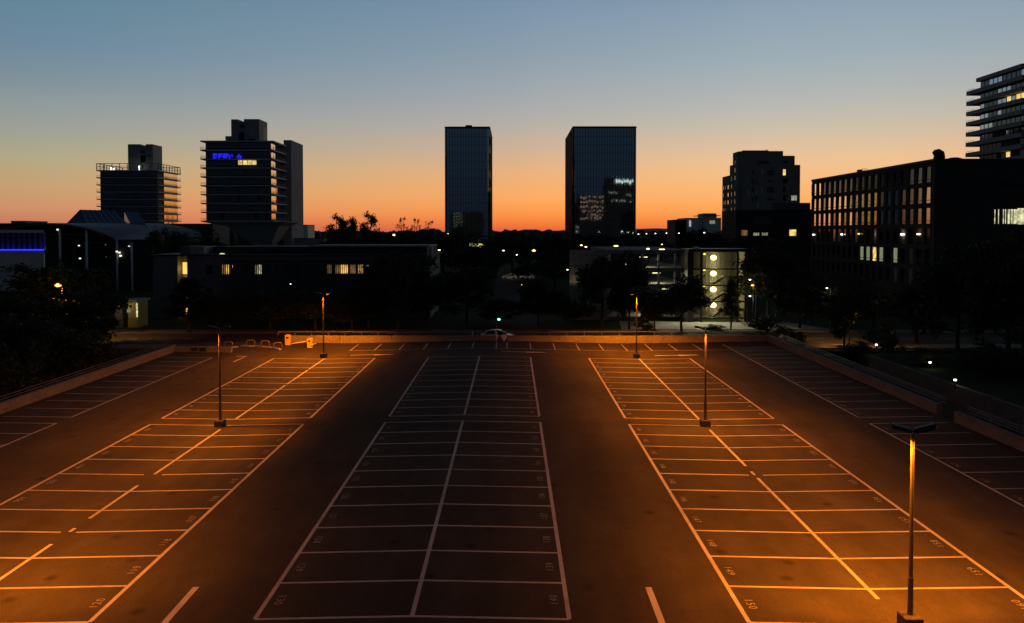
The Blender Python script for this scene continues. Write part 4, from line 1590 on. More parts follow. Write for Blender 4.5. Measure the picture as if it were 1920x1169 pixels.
def lamp_parts(t, left_on, right_on, power=3800):
    mb = MB()
    mb.bbox(-.29, .29, -.29, .29, -.35, .42, .03)
    mb.build('base_block', 'dark_block', t, local=True)
    mb = MB()
    mb.loft([[(r_ * math.cos(k * math.pi / 6), r_ * math.sin(k * math.pi / 6), z) for k in range(12)] for z, r_ in ((.36, .095), (.5, .085), (1.6, .08), (1.62, .068), (5.95, .05), (6.1, .066), (6.2, .066))])
    mb.build('pole', 'pole_paint', t, smooth=False, local=True)
    for sgn, on in ((-1, left_on), (1, right_on)):
        mb = MB()
        c, s_ = math.cos(R(14)), math.sin(R(14))
        def pt(a, b, h_):
            return (sgn * (a * c - h_ * s_), b, 6.2 + a * s_ + h_ * c)
        prof = [(.04, .05), (.10, .15), (.30, .19), (.68, .18), (.74, .13)]
        rings = []
        for a, w in prof:
            hh = .10 if a > .08 else .05
            rings.append([pt(a, -w, 0), pt(a, w, 0), pt(a, w * .85, hh), pt(a, w * .4, hh + .04), pt(a, -w * .4, hh + .04), pt(a, -w * .85, hh)])
        if sgn < 0:
            rings = [list(reversed(r_)) for r_ in rings]
        mb.loft(rings)
        hd = mb.build('lamp_head', 'black_metal', t, local=True)
        mb = MB()
        q = [pt(.3, -.13, -.004), pt(.64, -.13, -.004), pt(.64, .13, -.004), pt(.3, .13, -.004)]
        r2 = [pt(.33, -.1, -.008), pt(.61, -.1, -.008), pt(.61, .1, -.008), pt(.33, .1, -.008)]
        mb.loft([q, r2])
        ln = mb.build('lens', 'sodium_lens' if on else 'dark_glass', t, local=True)
        ln.parent = hd
        if on:
            p = pt(.47, 0, -.16)
            batwing(sgn, 'lamp_light', 'SPOT', p, power * (.86 if on < 3 else .26), SOD, t, spot_size=R(166), spot_blend=.25, shadow_soft_size=.12, rot=(0, R(-sgn * TILT[on]), 0))
TILT = {1: 22, 2: 14, 3: 8}
lamps = [
    (-18.75, gy(800, -.3), 1, 0, 'lot lamp post at left of the lot, nearer of the two on the left line', 5000),
    (-18.7, gy(671, -.3), 1, 3, 'lot lamp post near the barrier at the far left line', 6800),
    (12.45, gy(799, -.3), 2, 2, 'lot lamp post in the middle of the right line below the glowing stair tower', 3000),
    (12.35, gy(671, -.3), 2, 2, 'lot lamp post at the far end of the right line before the orange wall', 4300),
    (gnd(1716, 1160, .12).x, gnd(1716, 1160, .12).y + .3, 2, 2, 'large lot lamp post nearest the viewer with two black heads', 5800),
    (-18.8, gy(1180, -.3), 2, 2, 'lot lamp post just outside the left edge of the picture', 4700),
]
for lx, ly, lo, ro, lab, pw in lamps:
    t = thing('lot_lamp', lab, 'lamp post', (lx, ly, lot_z(lx)), 'double headed lamp posts of the lot')
    lamp_parts(t, lo, ro, pw)

# ------------------------------------------------------------------ barrier, ticket post, hoops
p = gnd(540, 645, -.1)
t = thing('ticket_machine', 'tall yellowish ticket machine left of the barrier arm', 'ticket machine', (p.x, p.y, lot_z(p.x)))
mb = MB()
mb.bbox(p.x - .28, p.x + .28, p.y - .25, p.y + .25, lot_z(p.x), lot_z(p.x) + 1.12, .04)
mb.build('body', 'yellow_box', t)
wpart(t, 'side_plate', 'charcoal', p.x - .36, p.x - .285, p.y - .22, p.y + .22, lot_z(p.x), lot_z(p.x) + 1.1)
wpart(t, 'screen', 'charcoal', p.x - .16, p.x + .16, p.y - .275, p.y - .252, lot_z(p.x) + .72, lot_z(p.x) + .92)
p = gnd(581, 650, -.15)
zb = lot_z(p.x)
t = thing('barrier', 'car park barrier with yellowish box and a lowered pale arm', 'barrier', (p.x, p.y, zb))
mb = MB()
mb.bbox(p.x - .27, p.x + .27, p.y - .22, p.y + .22, zb, zb + 1.02, .05)
mb.build('housing', 'yellow_box', t)
q = at(546, 640, p.y)
arm = MB()
arm.tube((p.x - .28, p.y - .27, zb + .72), (q.x, p.y - .27, zb + .42), .055, .04, 8)
arm.build('arm', 'car_white', t)
arm = MB()
arm.tube((p.x + .2, p.y - .27, zb + .3), (p.x + .75, p.y - .27, zb + .52), .07, .05, 8)
arm.build('counterweight', 'car_white', t)
wpart(t, 'pivot', 'charcoal', p.x - .1, p.x + .1, p.y - .26, p.y - .222, zb + .6, zb + .8)

# raised kerb islands with hoops
def island(label, pts, hoops):
    g_ = [gnd(px, py, -.18) for px, py in pts]
    c = sum(g_, Vector()) / len(g_)
    t = thing('kerb_island', label, 'kerb', (c.x, c.y, -.3), 'kerb islands by the barrier')
    for a, b in zip(g_, g_[1:]):
        d = (b - a)
        nrm = Vector((-d.y, d.x, 0)).normalized() * .22
        mb = MB()
        mb.prism([(a.x + nrm.x, a.y + nrm.y), (a.x - nrm.x, a.y - nrm.y), (b.x - nrm.x * 1.02, b.y - nrm.y * 1.02), (b.x + nrm.x * 1.02, b.y + nrm.y * 1.02)], -.35, -.06 + random.uniform(-.004, .004))
        mb.build('kerb_stone', 'concrete', t)
    for px, py, lab in hoops:
        p = gnd(px, py, -.12)
        h_ = thing('hoop_guard', lab, 'hoop guard', (p.x, p.y, -.12), 'low metal hoops on the kerb islands')
        mb = MB()
        pts_ = [(-.42, 0, 0), (-.42, 0, .5), (-.36, 0, .62), (-.24, 0, .69), (.24, 0, .69), (.36, 0, .62), (.42, 0, .5), (.42, 0, 0)]
        mb.path(pts_, .045, 8)
        mb.build('hoop', 'galvanised', h_, smooth=True, local=True)
        h_.rotation_euler = (0, 0, R(18))
island('curved pale kerb island with three metal hoops left of the ticket machine', [(453, 650), (480, 650.5), (505, 653), (526, 656)],
       [(470, 650, 'metal hoop at the left end of the curved kerb island'), (497, 651.5, 'middle metal hoop on the curved kerb island'), (521, 655, 'metal hoop nearest the ticket machine')])
island('short kerb island with one hoop beside the low dark wall', [(410, 660), (424, 655), (444, 651)], [(428, 653.5, 'lone metal hoop on the short kerb island')])

# bollards and clutter in the gap of the far wall
for px, lab in ((886, 'white bollard left of the white car behind the far wall'), (931, 'white bollard in the gap of the far wall')):
    p = at(px, 629, Y_FAR + .8)
    t = thing('bollard', lab, 'bollard', (p.x, p.y, GZ), 'white bollards behind the far wall')
    mb = MB()
    mb.tube((p.x, p.y, GZ), (p.x, p.y, .95), .07, n=10)
    mb.build('post', 'car_white', t)
    mb = MB()
    mb.ball((p.x, p.y, .95), .075, nu=10, nv=6)
    mb.build('cap', 'charcoal', t)

# ------------------------------------------------------------------ vehicles
def make_car(t, body_mat, scale=1.0):
    """hatchback / saloon, local +X = forward"""
    L2 = 2.15
    W = .86
    prof = [(-2.15, .38), (-2.17, .62), (-2.1, .86), (-1.9, .95), (1.05, .93), (1.75, .82), (2.1, .68), (2.15, .5), (2.1, .3)]
    arch = []
    def wheel_arch(cx):
        return [(cx + .38 * math.cos(a), .3 + .38 * math.sin(a)) for a in [math.pi * k / 8 for k in range(9)]]
    bottom = wheel_arch(1.32) + wheel_arch(-1.3)
    outline = [(-2.1, .24)] + prof + [(1.78, .22)] + bottom[:9] + [(.9, .2), (-.85, .2)] + bottom[9:] + [(-1.75, .22)]
    mb = MB()
    n = len(outline)
    vs, fs = [], []
    for y, k in ((-W, .97), (-W + .06, 1.0), (W - .06, 1.0), (W, .97)):
        vs += [(x * (k if abs(y) == W else 1), y, .55 + (z - .55) * (k if abs(y) == W else 1)) for x, z in outline]
    for r_ in range(3):
        for i in range(n):
            j = (i + 1) % n
            fs.append((r_ * n + i, r_ * n + j, (r_ + 1) * n + j, (r_ + 1) * n + i))
    fs.append(tuple(range(n)))
    fs.append(tuple(range(4 * n - 1, 3 * n - 1, -1)))
    mb.add(vs, fs)
    mb.build('body', body_mat, t, local=True)
    # cabin
    sec = [(-1.75, .93, .78), (-1.35, 1.30, .64), (-.8, 1.45, .60), (.05, 1.47, .60), (.45, 1.36, .63), (1.12, .92, .76)]
    mb = MB()
    rings = [[(x, -w, .92), (x, w, .92), (x, w * .97, max(z - .05, .925)), (x, w * .86, z), (x, -w * .86, z), (x, -w * .97, max(z - .05, .925))] for x, z, w in sec]
    mb.loft(rings)
    mb.build('cabin_glass', 'car_glass', t, local=True)
    mb = MB()
    top = [(x, z + .012, w * .88) for x, z, w in sec[1:5]]
    mb.loft([[(x, -w, z - .05), (x, w, z - .05), (x, w, z), (x, -w, z)] for x, z, w in top])
    mb.build('roof', body_mat, t, local=True)
    for s_ in (-1, 1):
      for k_ in range(3):
        mb = MB()
        if k_ == 2:
            mb.box(-.38, -.3, s_ * .74 - .035, s_ * .74 + .035, .93, 1.42)
            mb.build('pillar', body_mat, t, local=True)
            continue
        for (xa, za, wa), (xb, zb_, wb) in (((sec[0], sec[1]), (sec[4], sec[5]))[k_],):
            mb.tube((xa, s_ * (wa - .02), za), (xb, s_ * (wb - .0), zb_), .04, n=6)
        mb.build('pillar', body_mat, t, local=True)
    for s_ in (-1, 1):
        for cx in (1.32, -1.3):
            mb = MB()
            mb.tube((cx, s_ * .66, .3), (cx, s_ * .85, .3), .31, n=20)
            w_ = mb.build('wheel', 'tyre', t, local=True)
            mb = MB()
            mb.tube((cx, s_ * .845, .3), (cx, s_ * .865, .3), .19, n=14)
            r_ = mb.build('rim', 'galvanised', t, local=True)
            r_.parent = w_
        mb = MB()
        mb.box(1.95, 2.135, s_ * .76 - .1, s_ * .76 + .1, .6, .72)
        mb.build('headlight', 'car_glass', t, local=True)
        mb = MB()
        mb.box(-2.19, -2.0, s_ * .74 - .11, s_ * .74 + .11, .72, .86)
        mb.build('tail_light', 'red_paint', t, local=True)
        mb = MB()
        mb.box(.55, .75, s_ * .86 - (0 if s_ > 0 else .18), s_ * .86 + (.18 if s_ > 0 else 0), .93, 1.05)
        mb.build('door_mirror', body_mat, t, local=True)

p = at(934, 630, 93)
car = thing('parked_car', 'white car on the road behind the far parapet wall', 'car', (p.x, 93, GZ + .03), 'white cars')
make_car(car, 'car_white')
for px, py, lab, rz in ((955, 521.5, 'distant white car on the left of the two beyond the trees', 180), (988, 521.5, 'distant white car on the right of the two beyond the trees', 180)):
    Yc = 215
    p = at(px, py, Yc)
    c = copy_tree(car)
    c.location = (p.x, Yc, GZ + .03)
    c.rotation_euler = (0, 0, R(rz))
    c['label'] = lab
    light('car_spill', 'SPOT', (p.x, Yc - 3, 5), 260, (1, .8, .5), None, spot_size=R(70), spot_blend=.8, shadow_soft_size=.2, rot=(R(18), 0, 0))

# ------------------------------------------------------------------ street lamps and small lights
def street_lamp(px, py, Y, label, cat='street lamp', head='warm_light', size=.28, zb=None, power=0, colour=(1, .7, .35), arm=.5, group='street lamps beyond the lot', name='street_lamp', flood=0):
    p = at(px, py, Y)
    zb = GZ if zb is None else zb
    t = thing(name, label, cat, (p.x + arm, Y, zb), group)
    mb = MB()
    mb.tube((p.x + arm, Y, zb), (p.x + arm, Y, p.z + .1), .09, .05, 8)
    mb.build('pole', 'charcoal', t)
    mb = MB()
    mb.tube((p.x + arm, Y, p.z + .1), (p.x, Y, p.z + .14), .04, n=6)
    mb.bbox(p.x - size * .9, p.x + size * .9, Y - .16, Y + .16, p.z + .03, p.z + .17, .03)
    mb.build('lamp_housing', 'charcoal', t)
    mb = MB()
    mb.ball((p.x, Y - .04, p.z), size * .8, .16, size * .42, 10, 6)
    mb.build('lens', head, t, smooth=True)
    if flood:
        light('flood', 'SPOT', (-arm, -.1, p.z - zb - .3), flood, colour, t, spot_size=R(150), spot_blend=.5, shadow_soft_size=.1)
    if power:
        light('lamp_light', 'POINT', (-arm, -.1, p.z - zb - .35), power, colour, t, shadow_soft_size=.1)
    return t

SODC = (1, .42, .08)
street_lamp(109, 535, 90, 'orange street lamp glowing among the dark trees at left', head='orange_light', size=.5, power=45, colour=SODC, flood=5000)
street_lamp(1585, 562, 89, 'orange street lamp hidden in the dark trees at right', head='orange_light', size=.18, power=6, colour=SODC, flood=2200)
street_lamp(1001, 470, 170, 'orange street lamp on a tall pole between the twin towers', head='orange_light', size=.55, arm=.0)
street_lamp(979, 533.5, 125, 'small orange street lamp in the trees above the white car', head='orange_light', size=.28, arm=.0)
street_lamp(823.5, 469, 200, 'warm street lamp left of the narrow glass tower base', size=.42)
street_lamp(870, 504, 150, 'small white street lamp in the trees below the narrow glass tower', head='white_light', size=.11)
street_lamp(944, 470, 240, 'white street lamp right of the narrow glass tower base', head='white_light', size=.4)
street_lamp(969, 478, 240, 'pale street lamp with its lens low between the twin towers', head='white_light', size=.3)
street_lamp(1016, 451, 330, 'far warm street lamp high between the twin towers', size=.5)
street_lamp(650, 441, 225, 'small white street lamp below the pine trees on the horizon', head='white_light', size=.26)
street_lamp(738.5, 441, 225, 'bright warm street lamp beside the bare trees on the horizon', size=.55)
street_lamp(545, 533, 112, 'tiny white lamp in front of the low finned office', head='white_light', size=.1)
for k, (px, py) in enumerate(((1183, 440), (1197, 439.5), (1212, 438.5), (1229, 438), (1249.5, 437.5), (1273, 437.5), (1320.5, 436.5))):
    lab = ('row end road lamp nearest the wide glass tower', 'second road lamp from the wide glass tower', 'third road lamp from the wide glass tower', 'fourth road lamp from the wide glass tower',
           'fifth road lamp from the wide glass tower', 'road lamp beside the small white block', 'tall road lamp in front of the small white block')[k]
    street_lamp(px, py, 330 if k < 6 else 200, lab, head='white_light', size=.34 if k < 6 else .26, arm=.0, group='row of road lamps right of the glass towers')
for px, py, lab, sz, hd in ((1241, 458.5, 'warm lamp above the car park deck', .18, 'warm_light'), (1090, 460, 'left lamp of the yellow cluster below the wide glass tower', .3, 'warm_light'), (1098.5, 463, 'right lamp of the yellow cluster below the wide glass tower', .3, 'warm_light'),
                            (1155, 463.5, 'bright wide yellow lamp above the ribbed wall', .8, 'yellow_flood'), (1139.5, 463.5, 'small yellow lamp left of the wide bright one', .3, 'warm_light'), (1190, 471.5, 'yellow lamp seen through the treetop', .35, 'warm_light'), (1064, 506, 'white lamp left of the ribbed wall', .2, 'white_light')):
    if hd not in MATS:
        emit(hd, (1, .8, .3), 4)
    street_lamp(px, py, 150, lab, head=hd, size=sz, group='yellow lamps round the car park')
for px, py, Yl, lab, sz, hd, pw in ((1672, 564, 98, 'bright white lamp among the dark right trees', .22, 'white_light', 20), (1550, 540.5, 100, 'small white lamp in the trees by the office block', .15, 'white_light', 15), (1406, 524.5, 106, 'upper white lamp beside the stair tower', .18, 'white_light', 25),
                                (1406, 555.5, 106, 'lower white lamp beside the stair tower', .2, 'white_light', 40), (1411, 535, 106, 'small orange lamp beside the stair tower', .25, 'orange_light', 30), (1836, 585, 92, 'white lamp glittering through the large dark tree at right', .5, 'white_light', 12)):
    street_lamp(px, py, Yl, lab, head=hd, size=sz, power=pw, colour=(1, .9, .7) if hd == 'white_light' else SODC, group='lamps among the right trees')

def garden_light(px, py, Y, label, power):
    p = at(px, py, Y)
    zb = -.42
    t = thing('garden_light', label, 'garden light', (p.x, Y, zb), 'low garden lights on the right terrace')
    zt_ = max(p.z, zb + .4)
    mb = MB()
    mb.tube((p.x, Y, zb), (p.x, Y, zt_), .06, n=8)
    mb.build('post', 'charcoal', t)
    mb = MB()
    mb.tube((p.x, Y, zt_), (p.x, Y, zt_ + .13), .10, n=12)
    mb.build('lens', 'white_light', t)
    mb = MB()
    mb.tube((p.x, Y, zt_ + .132), (p.x, Y, zt_ + .18), .15, n=12)
    mb.build('cap', 'charcoal', t)
    light('spill', 'POINT', (0, -.25, zt_ - zb + .3), power, (.95, 1, .7), t, shadow_soft_size=.08)
garden_light(1643, 648, 82, 'small white garden light on the far part of the right terrace', 3)
garden_light(1744, 681, 70, 'garden light in yellow green shrubs on the right terrace', 5)
garden_light(1791, 714, 61, 'bright white garden light above the brown ramp wall', 4)

# green signal lamp
p = at(934, 599, 102.5)
t = thing('traffic_light', 'traffic light showing green above the white car', 'traffic light', (p.x, 102.5, GZ))
mb = MB()
mb.tube((p.x - .18, 102.5, GZ), (p.x - .18, 102.5, p.z + .5), .05, n=8)
mb.build('pole', 'galvanised', t)
mb = MB()
mb.bbox(p.x - .13, p.x + .33, 102.35, 102.6, p.z - .2, p.z + .55, .03)
mb.build('housing', 'charcoal', t)
mb = MB()
mb.ball((p.x + .1, 102.33, p.z), .2, .07, .15, 12, 6)
mb.build('green_lens', 'green_light', t, smooth=True)
# ================================================================== TREES AND SHRUBS
def make_tree(seed, kind):
    """unit tree: height 1, crown radius about .35; returns (trunk MB, crown MB)"""
    rnd = random.Random(seed)
    tr, cr = MB(), MB()
    clusters = []
    if kind == 'broad':
        stem = [(0, 0, 0), (.01, .005, .15), (-.005, .01, .35), (.012, -.01, .55), (0, 0, .82)]
        tr.path(stem, [.026, .021, .017, .011, .004], 7)
        for k in range(16):
            z0 = rnd.uniform(.24, .72)
            a = k * 2.4 + rnd.uniform(-.5, .5)
            reach = (.36 * math.sin(min(1, (1.08 - z0) / .62) * math.pi * .55)) * rnd.uniform(.65, 1.1)
            zt = z0 + rnd.uniform(.05, .22)
            tip = (reach * math.cos(a), reach * math.sin(a), min(zt, .95))
            mid = (tip[0] * .5, tip[1] * .5, z0 + (tip[2] - z0) * .35)
            tr.path([(0, 0, z0), mid, tip], [.010, .007, .002], 5)
            clusters.append((tip, .105))
            clusters.append((mid, .085))
            for q in range(2):
                b = (tip[0] * .8 + rnd.gauss(0, .07), tip[1] * .8 + rnd.gauss(0, .07), tip[2] + rnd.gauss(.0, .06))
                tr.path([mid, b], [.005, .0015], 4)
                clusters.append((b, .085))
        clusters.append(((0, 0, .9), .09))
        clusters.append(((.05, .03, .8), .1))
        nl, ls = 95, .025
    elif kind == 'pine':
        tr.path([(0, 0, 0), (.012, 0, .3), (-.01, .01, .6), (0, 0, .97)], [.022, .018, .012, .003], 7)
        for k in range(30):
            z0 = .30 + .66 * (k / 30) + rnd.uniform(-.02, .02)
            a = k * 2.4 + rnd.uniform(-.4, .4)
            reach = (.30 * (1.04 - z0) ** .75) * rnd.uniform(.75, 1.2)
            tip = (reach * math.cos(a), reach * math.sin(a), z0 - .02 + rnd.uniform(-.02, .03))
            tr.path([(0, 0, z0), tip], [.006, .0015], 4)
            for f_ in (.4, .7, 1.0):
                clusters.append(((tip[0] * f_, tip[1] * f_, z0 + (tip[2] - z0) * f_), .05))
        nl, ls = 60, .021
    elif kind == 'clump':           # open crown of separate rounded clumps (scots pine)
        tr.path([(0, 0, 0), (.02, 0, .3), (.0, .02, .6), (.02, 0, .9)], [.024, .02, .014, .004], 7)
        for k in range(11):
            z0 = rnd.uniform(.38, .85)
            a = k * 2.4 + rnd.uniform(-.4, .4)
            reach = rnd.uniform(.1, .3) * (1.25 - z0) / .8
            tip = (reach * math.cos(a), reach * math.sin(a), min(.95, z0 + rnd.uniform(.04, .12)))
            tr.path([(0, 0, z0 - .06), tip], [.009, .003], 5)
            clusters.append((tip, .075))
            clusters.append(((tip[0] * .7, tip[1] * .7, tip[2] + .03), .065))
        clusters.append(((.02, 0, .94), .06))
        nl, ls = 130, .017
    elif kind == 'bare':
        tr.path([(0, 0, 0), (.02, 0, .4), (0, .01, .7)], [.02, .014, .006], 6)
        for k in range(26):
            z0 = rnd.uniform(.3, .7)
            a = k * 2.4
            tip = (rnd.uniform(.1, .3) * math.cos(a), rnd.uniform(.1, .3) * math.sin(a), min(1, z0 + rnd.uniform(.12, .4)))
            tr.path([(0, 0, z0), (tip[0] * .5, tip[1] * .5, (z0 + tip[2]) / 2 - .02), tip], [.008, .005, .0015], 4)
            clusters.append((tip, .045))
        nl, ls = 16, .017
    else:                            # 'bush': foliage to the ground
        for k in range(5):
            a = k * 1.3
            tr.path([(0, 0, 0), (.12 * math.cos(a), .12 * math.sin(a), .5)], [.02, .005], 5)
        for k in range(34):
            a = rnd.uniform(0, 6.28)
            r_ = .42 * math.sqrt(rnd.random())
            z0 = rnd.uniform(.08, .85) * (1 - (r_ / .5) ** 2 * .6)
            clusters.append(((r_ * math.cos(a), r_ * math.sin(a), z0), .11))
        nl, ls = 80, .032
    for (c, rad) in clusters:
        for i in range(nl):
            d = Vector((rnd.gauss(0, 1), rnd.gauss(0, 1), rnd.gauss(0, .75)))
            p = Vector(c) + d * rad * .55
            if p.z < .03:
                continue
            u = Vector((rnd.gauss(0, 1), rnd.gauss(0, 1), rnd.gauss(0, .6))).normalized()
            w = u.orthogonal().normalized()
            w = (w * math.cos(i) + u.cross(w) * math.sin(i)).normalized()
            s_ = ls * rnd.uniform(.6, 1.35)
            cr.add([p - u * s_, p + w * s_ * .55, p + u * s_, p - w * s_ * .55], [(0, 1, 2, 3)])
    return tr, cr

LIB = {}
LEAF = {'broad': 'leaf', 'pine': 'leaf_dark', 'clump': 'leaf_dark', 'bare': 'leaf', 'bush': 'leaf'}
for kind, n in (('broad', 4), ('pine', 2), ('clump', 2), ('bare', 1), ('bush', 2)):
    for i in range(n):
        tr_, cr_ = make_tree(hash((len(kind), i)) % 1000 + i * 17 + len(kind) * 31, kind)
        res = []
        for q, nm, mt in ((tr_, 'trunk', 'bark'), (cr_, 'crown', LEAF[kind])):
            me = bpy.data.meshes.new(nm)
            me.from_pydata(q.v, [], q.f)
            me.materials.append(MATS[mt])
            me.update()
            res.append(me)
        LIB[kind, i] = res

tree_n = 0
def tree(px, ptop, wpx, Y, kind, label, zb=None, name=None, cat='tree', group='trees beyond the lot', leaf=None):
    """px/ptop: crown centre column and top row in the photograph, wpx: crown width in pixels"""
    global tree_n
    tree_n += 1
    zb = GZ if zb is None else zb
    p = at(px, ptop, Y)
    h = (p.z - zb) / (.97 if kind != 'bush' else .92)
    w = wpx * Y / F / (.80 if kind == 'broad' else .62 if kind in ('pine', 'clump') else .95 if kind == 'bush' else .6)
    nvar = {'broad': 4, 'pine': 2, 'clump': 2, 'bare': 1, 'bush': 2}[kind]
    v = tree_n % nvar
    nm = name or {'broad': 'broadleaf_tree', 'pine': 'pine_tree', 'clump': 'pine_tree', 'bare': 'sparse_tree', 'bush': 'shrub'}[kind]
    t = thing(nm, label, cat, (p.x, Y, zb), group, rz=random.uniform(0, 6.28))
    for nm_, me in zip(('trunk', 'crown'), LIB[kind, v]):
        o = bpy.data.objects.new(nm_ if kind != 'bush' else {'trunk': 'stem', 'crown': 'foliage'}[nm_], me)
        COL.objects.link(o)
        o.parent = t
        o.scale = (w, w, h)
        if leaf and nm_ == 'crown':
            o.material_slots[0].link = 'OBJECT'
            o.material_slots[0].material = MATS[leaf]
    return t

T = tree
# left cluster below the blue lit hall
T(45, 545, 150, 84, 'broad', 'broad dark tree at the left edge under the blue lit hall')
T(112, 497, 170, 97, 'broad', 'tall dark tree at left behind the glowing orange lamp')
T(175, 535, 120, 88, 'broad', 'dark tree at left between the orange lamp and the kiosk')
T(15, 590, 130, 66, 'broad', 'big dark tree low at the left edge on the bank', zb=-1.2)
T(95, 600, 150, 72, 'broad', 'dark tree on the grass bank in front of the orange lamp', zb=-1.2)
T(170, 618, 90, 76, 'bush', 'rounded dark shrub at the end of the left tree group', zb=-1.2, cat='shrub')
T(225, 652, 46, 80, 'bush', 'low dark shrub on the grass bank near the left wall', zb=-1.2, cat='shrub')
T(115, 655, 90, 72, 'bush', 'wide dark shrub halfway along the left bank', zb=-1.2, cat='shrub')
T(30, 668, 110, 60, 'bush', 'dark shrub at the left edge of the bank', zb=-1.1, cat='shrub')
# in front of the finned office
T(353, 522, 112, 101, 'pine', 'dark conifer in front of the glowing stair slot')
T(420, 548, 92, 103.5, 'broad', 'first dark broadleaf tree right of the conifer')
T(505, 545, 100, 104.5, 'broad', 'dark broadleaf tree in front of the two single lit windows')
T(590, 548, 95, 104, 'broad', 'dark tree behind the lamp post by the barrier')
T(660, 552, 80, 105, 'broad', 'small dark tree under the row of lit office windows')
T(745, 470, 125, 105, 'broad', 'tall dark tree hiding the right end of the finned office')
T(690, 515, 70, 107, 'broad', 'dark tree just right of the row of lit office windows')
T(800, 515, 90, 108, 'broad', 'dark tree left of the narrow glass tower foot')
T(875, 500, 110, 110, 'broad', 'dark tree under the narrow glass tower')
T(935, 560, 80, 112, 'broad', 'lower dark tree above the green traffic light')
T(1010, 523, 90, 109, 'broad', 'dark tree right of the small orange lamp')
T(1060, 555, 80, 107, 'broad', 'dark tree at the foot of the ribbed wall')
T(1130, 484, 105, 104, 'broad', 'large dark tree before the ribbed wall of the car park')
T(1180, 470, 75, 104.5, 'broad', 'tall dark tree behind the far lamp post of the right line')
T(1228, 545, 44, 103, 'broad', 'open leafy tree lit from behind left of the maple')
T(1279, 515, 92, 101, 'broad', 'black leafy maple tree in front of the glowing stair tower')
T(1371, 525, 50, 104, 'pine', 'slim green lit tree in front of the stair flights', leaf='leaf_yellow')
T(1345, 607, 45, 103, 'bush', 'low dark shrub at the foot of the stair tower', cat='shrub')
T(1210, 600, 50, 101.5, 'bush', 'dark shrub beside the lit yard on the left', cat='shrub')
T(1440, 448, 100, 109, 'broad', 'tall dark tree right of the stair tower')
T(1440, 590, 90, 101, 'bush', 'big round dark shrub right of the stair tower', cat='shrub')
T(1500, 500, 95, 106, 'broad', 'dark tree below the left end of the office block')
T(1580, 515, 130, 103.5, 'broad', 'wide dark tree above the orange lit pavement at right')
T(1640, 545, 90, 101.5, 'broad', 'dark tree left of the bright white lamp at right')
T(1584, 545, 66, 87, 'broad', 'dark tree in front of the orange lamp at right')
T(1492, 618, 42, 88, 'bush', 'small dark shrub behind the corner of the right wall', cat='shrub')
T(1612, 640, 70, 84, 'bush', 'dark shrub before the orange lit pavement at right', cat='shrub')
T(1720, 520, 120, 92, 'broad', 'dark tree right of the bright white lamp at right')
T(1800, 465, 150, 80, 'broad', 'huge dark tree hiding the near end of the office block')
T(1895, 440, 150, 74, 'broad', 'huge dark tree at the right edge of the picture', zb=-.42)
T(1660, 610, 80, 84, 'bush', 'dark shrub below the bright white lamp at right', cat='shrub')
T(1742, 650, 75, 72, 'bush', 'yellow green lit shrub with a garden light', zb=-.42, cat='shrub', leaf='leaf_yellow')
T(1850, 640, 130, 66, 'bush', 'broad dark hedge like shrub at right above the ramp wall', zb=-.42, cat='shrub')
T(1940, 600, 120, 66, 'bush', 'dark tall shrub cut by the right edge', zb=-.42, cat='shrub')
# behind
T(310, 428, 60, 150, 'broad', 'dark tree right of the arched hall roof')
T(395, 427, 60, 160, 'broad', 'dark tree before the funnel base of the ledge tower')
T(350, 440, 50, 150, 'broad', 'lower dark tree between the two ledge towers')
T(632, 404, 62, 215, 'clump', 'left pine tree silhouetted on the orange horizon')
T(658, 412, 50, 220, 'clump', 'middle lower pine tree on the orange horizon')
T(691, 400, 58, 214, 'clump', 'right and tallest pine tree on the orange horizon')
T(640, 424, 60, 210, 'broad', 'dark bushy tree under the horizon pines')
T(705, 428, 50, 216, 'broad', 'dark bushy tree right of the horizon pines')
T(755, 414, 34, 225, 'bare', 'thin sparse tree beside the warm lamp on the horizon')
T(778, 416, 30, 226, 'bare', 'second thin sparse tree on the orange horizon')
T(805, 420, 30, 227, 'bare', 'third thin sparse tree nearest the narrow glass tower')
T(770, 432, 90, 222, 'broad', 'dark bushy tree under the thin sparse trees')
T(830, 436, 70, 235, 'broad', 'dark tree at the left foot of the narrow glass tower')
T(890, 448, 90, 200, 'broad', 'dark tree before the foot of the narrow glass tower')
T(960, 446, 80, 260, 'broad', 'dark tree between the glass towers on the left')
T(1035, 441, 80, 280, 'broad', 'dark tree between the glass towers on the right')
T(1040, 468, 80, 180, 'broad', 'dark tree left of the ribbed wall beyond the road')
T(990, 490, 60, 205, 'broad', 'dark tree behind the tall orange lamp')
T(920, 480, 60, 190, 'broad', 'dark tree left of the distant white cars')
T(1120, 440, 100, 230, 'broad', 'dark tree at the foot of the wide glass tower')
T(1190, 447, 60, 240, 'broad', 'dark tree under the row of road lamps')
T(1240, 446, 70, 345, 'broad', 'dark tree behind the row of road lamps')
T(1300, 430, 40, 300, 'broad', 'dark tree in front of the small white block')
T(1345, 434, 36, 290, 'broad', 'dark tree before the lower left of the apartment tower')
T(1365, 445, 50, 225, 'broad', 'dark tree left of the dark office with the yellow window')
T(60, 460, 90, 150, 'broad', 'dark tree behind the blue lit hall')

# pale shrub in the wall gap
p = at(938, 640, 86.3)
T(938, 626, 13, 86.3, 'bush', 'small pale shrub in the gap of the far wall', zb=-.9, cat='shrub', leaf='pale_shrub')

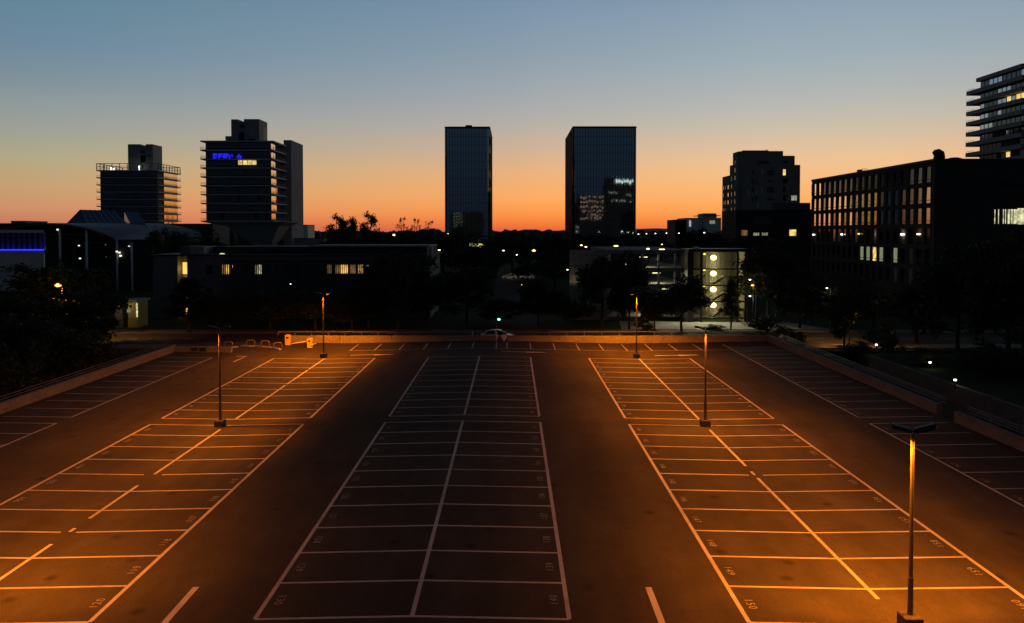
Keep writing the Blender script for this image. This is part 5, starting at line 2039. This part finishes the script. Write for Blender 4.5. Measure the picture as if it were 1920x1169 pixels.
# far woods: one mass of crowns along the horizon
rnd = random.Random(99)
mb = MB()
for i in range(1500):
    Y = rnd.uniform(420, 1500)
    px = rnd.uniform(-250, 2200)
    x0 = X_(px, Y)
    top_ = 12.24 + rnd.uniform(-6.5, 1.8) - (Y - 420) / 1100 * 1.5 + (rnd.random() ** 6) * 4
    w = rnd.uniform(5, 14)
    nn = 9
    base = [(x0 + w * math.cos(k * 2 * math.pi / nn), Y + w * math.sin(k * 2 * math.pi / nn), GZ) for k in range(nn)]
    mid = [(x0 + w * rnd.uniform(.7, 1.1) * math.cos(k * 2 * math.pi / nn), Y + w * math.sin(k * 2 * math.pi / nn), GZ + (top_ - GZ) * rnd.uniform(.5, .75)) for k in range(nn)]
    up = [(x0 + w * rnd.uniform(.2, .6) * math.cos(k * 2 * math.pi / nn), Y + w * .4 * math.sin(k * 2 * math.pi / nn), GZ + (top_ - GZ) * rnd.uniform(.82, 1.0)) for k in range(nn)]
    mb.loft([base, mid, up])
tag(mb.build('woods', 'leaf_dark'), kind='stuff')

# grass tufts on the left bank and verge
mb = MB()
for i in range(9000):
    x0 = -34.95 - abs(rnd.gauss(0, 6))
    y0 = rnd.uniform(25, 84)
    zz = -.6 if x0 > -37 else -.85 if x0 > -42 else -1.2
    h_ = rnd.uniform(.15, .5)
    a = rnd.uniform(0, 3.14)
    dx_, dy_ = .05 * math.cos(a), .05 * math.sin(a)
    lx, ly = rnd.gauss(0, .12), rnd.gauss(0, .12)
    mb.add([(x0 - dx_, y0 - dy_, zz - .3), (x0 + dx_, y0 + dy_, zz - .3), (x0 + lx, y0 + ly, zz + h_)], [(0, 1, 2)])
tag(mb.build('grass', 'grass'), kind='stuff')

# offices behind the viewer, mirrored in the right glass tower
mirrored_office(1086, 1136, 368, -70, 'office tower behind the viewer mirrored with reddish rows in the glass', [(py, 1088, 1131, 'mirror_window', .5) for py in (370, 378.5, 388, 396, 404, 410)])
mirrored_office(1136, 1189, 334, -74, 'taller office tower behind the viewer mirrored with a lit sign', [(341, 1150, 1152, 'mirror_pale', .5), (362, 1140, 1158, 'mirror_pale', .35), (365, 1168, 1184, 'mirror_pale', .4), (377, 1147, 1158, 'mirror_pale', .6), (377, 1162, 1184, 'mirror_pale', .4)], sign=(340, 1155, 1185))
mirrored_office(1076, 1090, 380, -80, 'narrow dark block behind the viewer mirrored at the tower edge', [(426, 1080, 1090, 'mirror_pale', .4), (433, 1080, 1090, 'mirror_pale', .8)])
mirrored_office(845, 905, 398, -72, 'low office behind the viewer mirrored in the narrow glass tower', [(py, 851, 868, 'mirror_dim', .5) for py in (400, 406, 412, 418, 424)])
